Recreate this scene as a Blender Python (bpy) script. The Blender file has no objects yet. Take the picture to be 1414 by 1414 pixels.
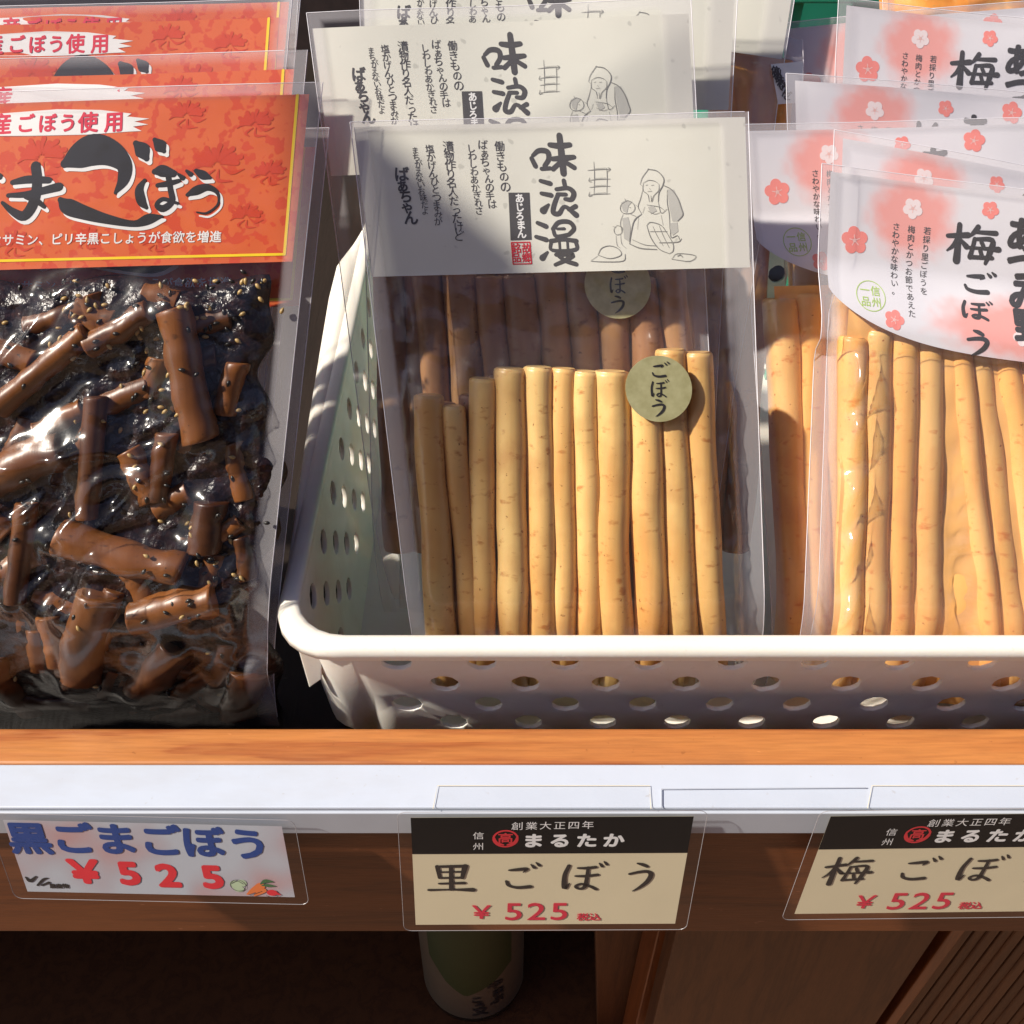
import bpy, math, random
import numpy as np
from mathutils import Vector, geometry, noise

# ---------------------------------------------------------------- camera, sky, sun
SC = bpy.context.scene
COL = SC.collection
F, TH = 1450.0, math.radians(42)
CT, ST = math.cos(TH), math.sin(TH)
CAM = Vector((0, -0.2054, 0.3264))
cd = bpy.data.cameras.new('camera'); cam = bpy.data.objects.new('camera', cd); COL.objects.link(cam)
cam.location = CAM; cam.rotation_euler = (math.radians(90) - TH, 0, 0)
cd.sensor_width = 36; cd.lens = 36 * F / 1414; cd.clip_start = .01; cd.clip_end = 200
SC.camera = cam

SUN = Vector((-.72, -.155, .68)).normalized()
w = bpy.data.worlds.new('World'); SC.world = w; w.use_nodes = True
nt = w.node_tree; bg = nt.nodes['Background']
sky = nt.nodes.new('ShaderNodeTexSky'); sky.sky_type = 'NISHITA'; sky.sun_disc = False
sky.sun_elevation = math.asin(SUN.z); sky.sun_rotation = math.atan2(SUN.x, SUN.y)
sky.air_density = 1.0; sky.dust_density = 1.2; sky.ozone_density = 2.2
hs = nt.nodes.new('ShaderNodeHueSaturation'); hs.inputs['Hue'].default_value = .525; hs.inputs['Saturation'].default_value = .85   # thin high haze: paler sky
nt.links.new(sky.outputs[0], hs.inputs['Color']); nt.links.new(hs.outputs[0], bg.inputs[0]); bg.inputs[1].default_value = .070
sl = bpy.data.lights.new('sun', 'SUN'); sl.energy = 4.8; sl.angle = math.radians(1.5); sl.color = (1, .93, .82)
so = bpy.data.objects.new('sun', sl); COL.objects.link(so)
so.rotation_euler = SUN.to_track_quat('Z', 'Y').to_euler()
SC.view_settings.view_transform = 'Standard'; SC.view_settings.look = 'None'
SC.view_settings.exposure = .55; SC.view_settings.gamma = 1
SC.cycles.transparent_max_bounces = 40; SC.cycles.max_bounces = 10
SC.cycles.sample_clamp_indirect = 4; SC.cycles.caustics_reflective = False; SC.cycles.caustics_refractive = False

random.seed(7); rnd = random.random

# ---------------------------------------------------------------- helpers
def ray(px, py):
    a, v = (px - 707) / F, (py - 707) / F
    return Vector((a, CT - v * ST, -(ST + v * CT)))

PN = Vector((0, -.880, .475)).normalized()          # outward normal of the leaning packs
P0 = Vector((0, .1478, .186))                       # a point of the front pack's plane
def hit(px, py, b=0.0, n=PN, p0=P0):
    r = ray(px, py); q = p0 - n * b
    return CAM + r * ((q - CAM).dot(n) / r.dot(n))
def hitz(px, py, z):
    r = ray(px, py); return CAM + r * ((z - CAM.z) / r.z)
def hity(px, py, y):
    r = ray(px, py); return CAM + r * ((y - CAM.y) / r.y)

def mesh(name, verts, faces, mat=None, parent=None, smooth=False, link=True):
    me = bpy.data.meshes.new(name); me.from_pydata([tuple(v) for v in verts], [], faces)
    if mat: me.materials.append(mat)
    if smooth: me.polygons.foreach_set('use_smooth', [True] * len(me.polygons))
    me.update()
    o = bpy.data.objects.new(name, me)
    if link: COL.objects.link(o)
    if parent: o.parent = parent
    return o
def empty(name, label, cat, group=None):
    o = bpy.data.objects.new(name, None); COL.objects.link(o); o.empty_display_size = .01
    o['label'] = label; o['category'] = cat
    if group: o['group'] = group
    return o
def tag(o, label, cat, group=None):
    o['label'] = label; o['category'] = cat
    if group: o['group'] = group
    return o

class MB:
    def __init__(s): s.v, s.f = [], []
    def box(s, a, b, bev=0):
        x0, y0, z0 = a; x1, y1, z1 = b; n = len(s.v)
        s.v += [(x0,y0,z0),(x1,y0,z0),(x1,y1,z0),(x0,y1,z0),(x0,y0,z1),(x1,y0,z1),(x1,y1,z1),(x0,y1,z1)]
        s.f += [tuple(n+i for i in q) for q in ((0,3,2,1),(4,5,6,7),(0,1,5,4),(1,2,6,5),(2,3,7,6),(3,0,4,7))]
        return s
    def prism(s, poly, d):                         # poly of Vectors, extruded by d
        n = len(s.v); k = len(poly)
        s.v += [tuple(p) for p in poly] + [tuple(Vector(p) + Vector(d)) for p in poly]
        s.f += [tuple(range(n, n+k)), tuple(range(n+2*k-1, n+k-1, -1))]
        s.f += [(n+i, n+k+i, n+k+(i+1) % k, n+(i+1) % k) for i in range(k)]
        return s
    def tube(s, pts, rad, seg=12, cap=True):
        pts = [Vector(p) for p in pts]; n0 = len(s.v)
        for i, p in enumerate(pts):
            t = (pts[min(i+1, len(pts)-1)] - pts[max(i-1, 0)]).normalized()
            a = t.orthogonal() if abs(t.z) > .9 else t.cross(Vector((0, 0, 1)))
            a.normalize(); b = t.cross(a)
            r = rad[i] if isinstance(rad, (list, tuple)) else rad
            for k in range(seg):
                q = 2*math.pi*k/seg; s.v.append(tuple(p + (a*math.cos(q) + b*math.sin(q)) * r))
        for i in range(len(pts)-1):
            for k in range(seg):
                a0 = n0+i*seg+k; a1 = n0+i*seg+(k+1) % seg
                s.f.append((a0, a1, a1+seg, a0+seg))
        if cap:
            s.f.append(tuple(n0+k for k in reversed(range(seg))))
            s.f.append(tuple(n0+(len(pts)-1)*seg+k for k in range(seg)))
        return s
    def build(s, name, mat, parent=None, smooth=False, bevel=0):
        o = mesh(name, s.v, s.f, mat, parent, smooth)
        if bevel:
            m = o.modifiers.new('bevel', 'BEVEL'); m.width = bevel; m.segments = 2; m.limit_method = 'ANGLE'
        return o

# vectorised value noise for surface relief
def vnoise(x, y, seed=0):
    x = np.asarray(x, float) + seed * 17.37; y = np.asarray(y, float) + seed * 9.13
    xi, yi = np.floor(x), np.floor(y); fx, fy = x - xi, y - yi
    fx = fx*fx*(3-2*fx); fy = fy*fy*(3-2*fy)
    def h(i, j):
        t = np.sin(i*127.1 + j*311.7 + seed*74.7) * 43758.5453
        return t - np.floor(t)
    return (h(xi, yi)*(1-fx) + h(xi+1, yi)*fx)*(1-fy) + (h(xi, yi+1)*(1-fx) + h(xi+1, yi+1)*fx)*fy
def ridged(x, y, seed=0):
    return (1 - np.abs(2*vnoise(x, y, seed) - 1))**3

# ---------------------------------------------------------------- materials
def nodes(name):
    m = bpy.data.materials.new(name); m.use_nodes = True
    return m, m.node_tree, m.node_tree.nodes['Principled BSDF']
def N(t, kind, **kw):
    n = t.nodes.new(kind)
    for k, v in kw.items(): setattr(n, k, v)
    return n
def ramp(t, src, stops):
    r = t.nodes.new('ShaderNodeValToRGB'); e = r.color_ramp.elements
    while len(e) < len(stops): e.new(.5)
    for i, (p, c) in enumerate(stops):
        e[i].position = p; e[i].color = (*c, 1) if len(c) == 3 else c
    t.links.new(src, r.inputs[0]); return r.outputs[0]
def noise_tex(t, scale, detail=3, coord='Object', rough=.5, stretch=None):
    tc = N(t, 'ShaderNodeTexCoord'); n = N(t, 'ShaderNodeTexNoise')
    n.inputs['Scale'].default_value = scale; n.inputs['Detail'].default_value = detail; n.inputs['Roughness'].default_value = rough
    src = tc.outputs[coord]
    if stretch:
        mp = N(t, 'ShaderNodeMapping'); mp.inputs['Scale'].default_value = stretch
        t.links.new(src, mp.inputs[0]); src = mp.outputs[0]
    t.links.new(src, n.inputs['Vector']); return n.outputs['Fac']
def mixc(t, fac, a, b, mode='MIX'):
    m = N(t, 'ShaderNodeMix', data_type='RGBA', blend_type=mode)
    for s, v in ((0, fac), (6, a), (7, b)):
        if isinstance(v, (int, float)): m.inputs[s].default_value = v
        elif isinstance(v, tuple): m.inputs[s].default_value = (*v, 1)
        else: t.links.new(v, m.inputs[s])
    return m.outputs[2]
def bump(t, p, h, strength=.3, dist=.001):
    b = N(t, 'ShaderNodeBump'); b.inputs['Strength'].default_value = strength; b.inputs['Distance'].default_value = dist
    t.links.new(h, b.inputs['Height']); t.links.new(b.outputs[0], p.inputs['Normal'])
def flat(name, col, rough=.5, var=.06, spec=.5):
    m, t, p = nodes(name)
    f = noise_tex(t, 60, 3)
    c = mixc(t, ramp(t, f, [(.3, (0, 0, 0)), (.7, (1, 1, 1))]), tuple(max(0, c*(1-var)) for c in col), tuple(min(1, c*(1+var)) for c in col))
    t.links.new(c, p.inputs['Base Color']); p.inputs['Roughness'].default_value = rough
    p.inputs['Specular IOR Level'].default_value = spec
    return m

def wood(name, light, dark, scale=1.0, rough=.5, axis=(1, 14, 14), marks=True):
    m, t, p = nodes(name)
    tc = N(t, 'ShaderNodeTexCoord'); mp = N(t, 'ShaderNodeMapping'); mp.inputs['Scale'].default_value = axis
    t.links.new(tc.outputs['Object'], mp.inputs[0])
    n1 = N(t, 'ShaderNodeTexNoise'); n1.inputs['Scale'].default_value = 5*scale; n1.inputs['Detail'].default_value = 5
    n1.inputs['Distortion'].default_value = .6
    t.links.new(mp.outputs[0], n1.inputs['Vector'])
    n2 = N(t, 'ShaderNodeTexNoise'); n2.inputs['Scale'].default_value = 60*scale; n2.inputs['Detail'].default_value = 4
    t.links.new(mp.outputs[0], n2.inputs['Vector'])
    c1 = ramp(t, n1.outputs['Fac'], [(.38, light), (.52, tuple((a*.6+b*.4) for a, b in zip(light, dark))), (.56, dark), (.7, light)])
    c2 = mixc(t, .35, c1, ramp(t, n2.outputs['Fac'], [(.35, tuple(c*.6 for c in light)), (.6, light)]))
    if marks:                                        # small pale scuffs
        n3 = noise_tex(t, 420, 2, stretch=(.3, 1, 1))
        c2 = mixc(t, ramp(t, n3, [(.735, (0, 0, 0)), (.78, (.6, .6, .6))]), c2, tuple(min(1, c*1.6+.05) for c in light))
    t.links.new(c2, p.inputs['Base Color']); p.inputs['Roughness'].default_value = rough
    bump(t, p, n2.outputs['Fac'], .25, .0006)
    return m

M = {}
M['rail'] = wood('varnished_pine', (.52, .20, .056), (.28, .062, .018), 1.3, .40, (.7, 12, 12))
M['apron'] = wood('dark_stained_wood', (.19, .056, .015), (.10, .026, .008), 1.2, .5, (1.2, 16, 16))
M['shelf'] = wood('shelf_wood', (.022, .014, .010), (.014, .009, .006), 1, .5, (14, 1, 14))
M['cabin'] = wood('brown_board', (.15, .052, .015), (.08, .024, .007), 1.2, .55, (16, 16, 1.3), False)
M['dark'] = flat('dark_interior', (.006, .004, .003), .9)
M['post'] = wood('reddish_post', (.30, .085, .022), (.16, .04, .01), 1.0, .35, (16, 16, 1.5))
M['trim'] = flat('white_trim_plastic', (.50, .54, .62), .32, .02)
def grime(key, amt, col, scale=18):
    t = M[key].node_tree; p = t.nodes['Principled BSDF']; src = p.inputs['Base Color'].links[0].from_socket
    a = noise_tex(t, scale, 6, rough=.7, stretch=(.35, 1, 1)); b = noise_tex(t, 260, 3, rough=.6)
    c = mixc(t, ramp(t, a, [(.50, (0, 0, 0)), (.72, (amt,)*3)]), src, col)
    c = mixc(t, ramp(t, b, [(.68, (0, 0, 0)), (.74, (amt*1.3,)*3)]), c, col)
    t.links.new(c, p.inputs['Base Color']); r = ramp(t, a, [(.3, (.3,)*3), (.7, (.55,)*3)]); t.links.new(r, p.inputs['Roughness'])
grime('trim', .30, (.36, .33, .30))
M['trimface'] = flat('grey_trim_face', (.46, .49, .55), .4, .03)
M['ground'] = flat('paved_ground', (.20, .125, .075), .9, .2)
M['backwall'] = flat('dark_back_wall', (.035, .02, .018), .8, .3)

m, t, p = nodes('cream_plastic'); M['basket'] = m
c = ramp(t, noise_tex(t, 25, 4), [(.3, (.80, .745, .655)), (.7, (.84, .795, .715))]); t.links.new(c, p.inputs['Base Color'])
p.inputs['Roughness'].default_value = .38
p.inputs['Subsurface Weight'].default_value = .25; p.inputs['Subsurface Radius'].default_value = (1, .75, .5); p.inputs['Subsurface Scale'].default_value = .004
bump(t, p, noise_tex(t, 900, 3), .12, .0003)

grime('basket', .16, (.48, .40, .30), 30)
grime('rail', .35, (.22, .07, .02), 40)
def film_mat(name, haze=.05, tint=(.97, .97, .97), rough=.07, gl=1.6):
    m = bpy.data.materials.new(name); m.use_nodes = True; t = m.node_tree; t.nodes.clear()
    out = N(t, 'ShaderNodeOutputMaterial'); tr = N(t, 'ShaderNodeBsdfTransparent'); tr.inputs[0].default_value = (*tint, 1)
    di = N(t, 'ShaderNodeBsdfDiffuse'); di.inputs[0].default_value = (.75, .72, .74, 1)
    g = N(t, 'ShaderNodeBsdfGlossy'); g.inputs['Roughness'].default_value = rough; g.inputs[0].default_value = (1, 1, 1, 1)
    fr = N(t, 'ShaderNodeLayerWeight'); fr.inputs['Blend'].default_value = .5
    pw = N(t, 'ShaderNodeMath', operation='POWER'); pw.inputs[1].default_value = 4.5; t.links.new(fr.outputs['Facing'], pw.inputs[0])
    mu = N(t, 'ShaderNodeMath', operation='MULTIPLY_ADD'); mu.inputs[1].default_value = .8; mu.inputs[2].default_value = .034*gl; mu.use_clamp = True
    t.links.new(pw.outputs[0], mu.inputs[0])
    m1 = N(t, 'ShaderNodeMixShader'); m2 = N(t, 'ShaderNodeMixShader')
    at = N(t, 'ShaderNodeAttribute', attribute_name='seal')          # seal bands of the pouch are milkier
    ad = N(t, 'ShaderNodeMath', operation='MULTIPLY_ADD'); ad.inputs[1].default_value = .26; ad.inputs[2].default_value = haze
    t.links.new(at.outputs['Fac'], ad.inputs[0])
    t.links.new(ad.outputs[0], m1.inputs[0]); t.links.new(tr.outputs[0], m1.inputs[1]); t.links.new(di.outputs[0], m1.inputs[2])
    t.links.new(mu.outputs[0], m2.inputs[0]); t.links.new(m1.outputs[0], m2.inputs[1]); t.links.new(g.outputs[0], m2.inputs[2])
    t.links.new(m2.outputs[0], out.inputs[0])
    b = N(t, 'ShaderNodeBump'); b.inputs['Strength'].default_value = .12; b.inputs['Distance'].default_value = .0006
    t.links.new(noise_tex(t, 160, 3), b.inputs['Height'])
    t.links.new(b.outputs[0], g.inputs['Normal'])
    return m
M['film'] = film_mat('clear_pouch_film', .014, (.99, .99, .99), rough=.15, gl=1.1)
M['film_clear'] = film_mat('sauce_wet_film', .004, (.99, .985, .98), rough=.14, gl=1.1)
M['film_cloudy'] = film_mat('cloudy_pouch_film', .060, (.99, .98, .97), rough=.13, gl=1.3)
M['sleeve'] = film_mat('clear_sleeve', .004, (.99, .99, .99), rough=.10, gl=.35)
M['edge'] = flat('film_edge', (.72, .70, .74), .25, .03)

M['sedge'] = flat('sleeve_edge', (.30, .28, .29), .3, .03)
# root skins
def root_mat(name, base, dark, spot):
    m, t, p = nodes(name)
    tc = N(t, 'ShaderNodeTexCoord'); oi = N(t, 'ShaderNodeObjectInfo')
    off = N(t, 'ShaderNodeVectorMath', operation='SCALE'); off.inputs[0].default_value = (3, 7, 5)
    t.links.new(oi.outputs['Random'], off.inputs['Scale'])
    ad = N(t, 'ShaderNodeVectorMath', operation='ADD'); t.links.new(tc.outputs['Object'], ad.inputs[0]); t.links.new(off.outputs[0], ad.inputs[1])
    def nz(scale, det, st=(1, 1, 1)):
        mp = N(t, 'ShaderNodeMapping'); mp.inputs['Scale'].default_value = st
        n = N(t, 'ShaderNodeTexNoise'); n.inputs['Scale'].default_value = scale; n.inputs['Detail'].default_value = det
        t.links.new(ad.outputs[0], mp.inputs[0]); t.links.new(mp.outputs[0], n.inputs['Vector']); return n.outputs['Fac']
    c = ramp(t, nz(30, 4, (1, .5, .5)), [(.38, dark), (.62, base)])
    fib = nz(330, 3, (1, .06, .06)); c = mixc(t, .12, c, ramp(t, fib, [(.3, dark), (.7, base)]))
    c = mixc(t, ramp(t, nz(75, 5, (1, .8, .8)), [(.50, (0, 0, 0)), (.68, (.55, .55, .55))]), c, tuple(a*.45+b_*.55 for a, b_ in zip(base, spot)))
    c = mixc(t, ramp(t, nz(260, 3, (.6, 1.3, 1.3)), [(.60, (0, 0, 0)), (.74, (.7, .7, .7))]), c, spot)
    c = mixc(t, ramp(t, nz(520, 2), [(.71, (0, 0, 0)), (.76, (.8, .8, .8))]), c, tuple(s*.6 for s in spot))
    hv = N(t, 'ShaderNodeHueSaturation'); mr = N(t, 'ShaderNodeMapRange'); mr.inputs[3].default_value = .76; mr.inputs[4].default_value = 1.06
    t.links.new(oi.outputs['Random'], mr.inputs[0]); t.links.new(mr.outputs[0], hv.inputs['Value']); t.links.new(c, hv.inputs['Color'])
    t.links.new(hv.outputs[0], p.inputs['Base Color']); p.inputs['Roughness'].default_value = .38
    p.inputs['Subsurface Weight'].default_value = .2; p.inputs['Subsurface Radius'].default_value = (1, .5, .2); p.inputs['Subsurface Scale'].default_value = .003
    bump(t, p, fib, .3, .0005)
    return m
M['root'] = root_mat('pale_burdock', (.90, .60, .23), (.72, .36, .10), (.46, .12, .015))
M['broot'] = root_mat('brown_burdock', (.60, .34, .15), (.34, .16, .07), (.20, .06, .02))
M['uroot'] = root_mat('orange_burdock', (.94, .58, .22), (.88, .44, .12), (.68, .17, .03))
M['sauce'] = flat('orange_brine', (.90, .49, .16), .25, .10)
M['chunk'] = root_mat('soy_burdock', (.255, .090, .022), (.038, .010, .004), (.02, .008, .005))
M['seedb'] = flat('black_sesame', (.012, .01, .008), .35)
M['seedt'] = flat('tan_sesame', (.38, .25, .09), .4)
m, t, p = nodes('soy_sesame_paste'); M['paste'] = m
t.links.new(ramp(t, noise_tex(t, 260, 5, rough=.7), [(.4, (.006, .003, .003)), (.6, (.022, .008, .006)), (.74, (.07, .022, .010))]), p.inputs['Base Color'])
p.inputs['Roughness'].default_value = .28; bump(t, p, noise_tex(t, 420, 4), .8, .001)

# papers
def paper(name, col, flecks=True, rough=.6):
    m, t, p = nodes(name)
    c = ramp(t, noise_tex(t, 30, 4, 'UV'), [(.3, tuple(x*.95 for x in col)), (.7, col)])
    if flecks:
        c = mixc(t, ramp(t, noise_tex(t, 240, 1, 'UV'), [(.70, (0, 0, 0)), (.76, (.5, .5, .5))]), c, tuple(x*.55 for x in col))
    t.links.new(c, p.inputs['Base Color']); p.inputs['Roughness'].default_value = rough
    bump(t, p, noise_tex(t, 900, 2, 'UV'), .1, .0002)
    return m
M['cream_paper'] = paper('cream_paper', (.745, .73, .645))
m, t, p = nodes('orange_print'); M['orange_paper'] = m
f1 = noise_tex(t, 190, 2, 'UV', .55); f2 = noise_tex(t, 60, 3, 'UV')
c = ramp(t, f2, [(.3, (.66, .115, .026)), (.7, (.72, .14, .036))])
c = mixc(t, ramp(t, f1, [(.53, (0, 0, 0)), (.56, (1, 1, 1))]), c, (.64, .070, .020))
t.links.new(c, p.inputs['Base Color']); p.inputs['Roughness'].default_value = .5
m, t, p = nodes('blush_print'); M['ume_paper'] = m                # printed pink blush circles on white card
M['blossom'] = flat('blossom_pink', (.86, .25, .22), .55, .06)
M['blossomw'] = flat('blossom_white', (.85, .74, .76), .55, .03)
M['stamen'] = flat('stamen_print', (.88, .55, .52), .55, .03)
M['ink'] = flat('black_ink', (.022, .02, .022), .45)
M['softink'] = flat('grey_ink', (.075, .07, .07), .5)
M['pencil'] = flat('pencil_grey', (.24, .235, .22), .6)
M['wash'] = flat('pencil_wash', (.50, .49, .45), .6)
M['white'] = flat('white_print', (.84, .83, .82), .5)
M['redink'] = flat('red_ink', (.66, .03, .045), .5)
M['crimson'] = flat('crimson_ink', (.70, .03, .07), .5)
M['yellow'] = flat('yellow_print', (.95, .66, .02), .45)
M['greenink'] = flat('green_ink', (.42, .60, .12), .5)
M['darkflower'] = flat('flower_print', (.62, .060, .020), .45)
M['blue'] = flat('blue_ink', (.018, .055, .23), .45)
M['tagcream'] = paper('tag_cream', (.78, .68, .46), False)
M['tagblack'] = flat('tag_black', (.008, .008, .009), .6, spec=.1)
M['leafgreen'] = flat('leaf_green', (.06, .14, .06), .5)
M['carrot'] = flat('carrot_print', (.70, .18, .05), .5)
M['cabbage'] = flat('cabbage_print', (.45, .55, .36), .5)
m, t, p = nodes('pink_wash_card'); M['tagpink'] = m
t.links.new(ramp(t, noise_tex(t, 22, 2, 'UV'), [(.34, (.48, .28, .28)), (.46, (.44, .41, .45)), (.52, (.46, .48, .53))]), p.inputs['Base Color'])
p.inputs['Roughness'].default_value = .4
m, t, p = nodes('gold_foil'); M['gold'] = m
t.links.new(ramp(t, noise_tex(t, 300, 3), [(.3, (.56, .52, .26)), (.7, (.70, .66, .36))]), p.inputs['Base Color'])
p.inputs['Metallic'].default_value = .55; p.inputs['Roughness'].default_value = .35
m, t, p = nodes('green_plastic'); M['green'] = m
t.links.new(ramp(t, noise_tex(t, 30, 2), [(.3, (.02, .26, .15)), (.7, (.03, .33, .2))]), p.inputs['Base Color']); p.inputs['Roughness'].default_value = .35
m, t, p = nodes('bottle_glass'); M['bottle'] = m
t.links.new(ramp(t, noise_tex(t, 30, 2), [(.3, (.008, .012, .008)), (.7, (.012, .018, .01))]), p.inputs['Base Color']); p.inputs['Roughness'].default_value = .08
M['labelpaper'] = flat('bottle_label', (.12, .095, .065), .6)
M['labelgreen'] = flat('label_green', (.022, .042, .008), .6)
M['amber'] = root_mat('amber_pickles', (.95, .44, .09), (.75, .26, .05), (.9, .55, .2))

# ---------------------------------------------------------------- glyphs and brush strokes
_g = {}
def glyph(ch, bold=0.0):
    k = (ch, bold)
    if k not in _g:
        cu = bpy.data.curves.new('g', 'FONT'); cu.body = ch; cu.size = 1; cu.resolution_u = 3; cu.offset = bold; cu.fill_mode = 'FRONT'
        o = bpy.data.objects.new('g', cu)
        me = bpy.data.meshes.new_from_object(o)
        v = [(p.co.x, p.co.y) for p in me.vertices]; f = [tuple(p.vertices) for p in me.polygons]
        bpy.data.objects.remove(o); bpy.data.curves.remove(cu); bpy.data.meshes.remove(me)
        _g[k] = (v, f)
    return _g[k]
_rv = glyph('国')[0]
GX, GY = (min(p[0] for p in _rv)+max(p[0] for p in _rv))/2, (min(p[1] for p in _rv)+max(p[1] for p in _rv))/2
GS = .9 / (max(p[1] for p in _rv)-min(p[1] for p in _rv))
def G(ch, u, v, s, rot=0, bold=0.0, sx=1):          # one printed character, u to the right, v down
    vs, fs = glyph(ch); c, n = math.cos(rot), math.sin(rot); out = []
    cx = GX
    if ch.isascii() or ch in '￥':
        cx = (min(p[0] for p in vs)+max(p[0] for p in vs))/2 if vs else 0
    for x, y in vs:
        a, b = (x-cx)*GS*s*sx, -(y-GY)*GS*s
        out.append((u + a*c - b*n, v + a*n + b*c))
    fs = [tuple(reversed(f)) for f in fs]
    if bold > .004:                                  # heavier weight: the same outline printed again a hair aside
        o0, f0 = out, fs; out, fs = [(*p_, 0.0) for p_ in o0], list(f0); b = bold*s
        ring_ = [(1, 0), (-1, 0), (0, 1), (0, -1)] if bold < .025 else [(1, 0), (-1, 0), (0, 1), (0, -1), (.7, .7), (-.7, .7), (.7, -.7), (-.7, -.7)]
        for i, (dx, dy) in enumerate(ring_):
            n_ = len(out); out += [(p_[0]+dx*b, p_[1]+dy*b, (i+1)*.000002) for p_ in o0]; fs += [tuple(n_+q for q in f) for f in f0]
    return out, fs
def column(txt, p0, p1, s, bold=0.0, jit=0.0):      # characters set between two points
    r = []; n = len(txt)
    for i, ch in enumerate(txt):
        k = i/max(1, n-1); r.append(G(ch, p0[0]+(p1[0]-p0[0])*k + jit*s*(rnd()-.5), p0[1]+(p1[1]-p0[1])*k, s*(1+jit*(rnd()-.5)), jit*(rnd()-.5), bold))
    return r
def stroke(pts, sub=5):                             # variable-width brush stroke (x, y, w)
    P = [np.array(p, float) for p in pts]
    if len(P) == 2: P = [P[0], (P[0]+P[1])/2, P[1]]
    Q = [2*P[0]-P[1]] + P + [2*P[-1]-P[-2]]; S = []
    for i in range(1, len(Q)-2):
        for k in range(sub):
            t = k/sub; a, b, c, d = Q[i-1:i+3]
            S.append(.5*((2*b)+(c-a)*t+(2*a-5*b+4*c-d)*t*t+(3*b-a-3*c+d)*t**3))
    S.append(P[-1]); S = [s.copy() for s in S]
    def cap(end, prev):
        d = end[:2]-prev[:2]; d = d/max(1e-9, np.hypot(*d)); r = abs(end[2])/2; o = []
        for a in (35, 62, 82): o.append(np.array([*(end[:2]+d*r*math.sin(math.radians(a))), 2*r*math.cos(math.radians(a))]))
        return o
    S = list(reversed(cap(S[0], S[1]))) + S + cap(S[-1], S[-2])
    v, f = [], []
    for i, s in enumerate(S):
        d = S[min(i+1, len(S)-1)][:2]-S[max(i-1, 0)][:2]; d = d/max(1e-9, np.hypot(*d)); n = np.array([-d[1], d[0]])*max(abs(s[2]), 1e-6)/2
        v += [tuple(s[:2]+n), tuple(s[:2]-n)]
        if i: k = 2*i; f.append((k-2, k-1, k+1, k))
    return v, f
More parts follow.
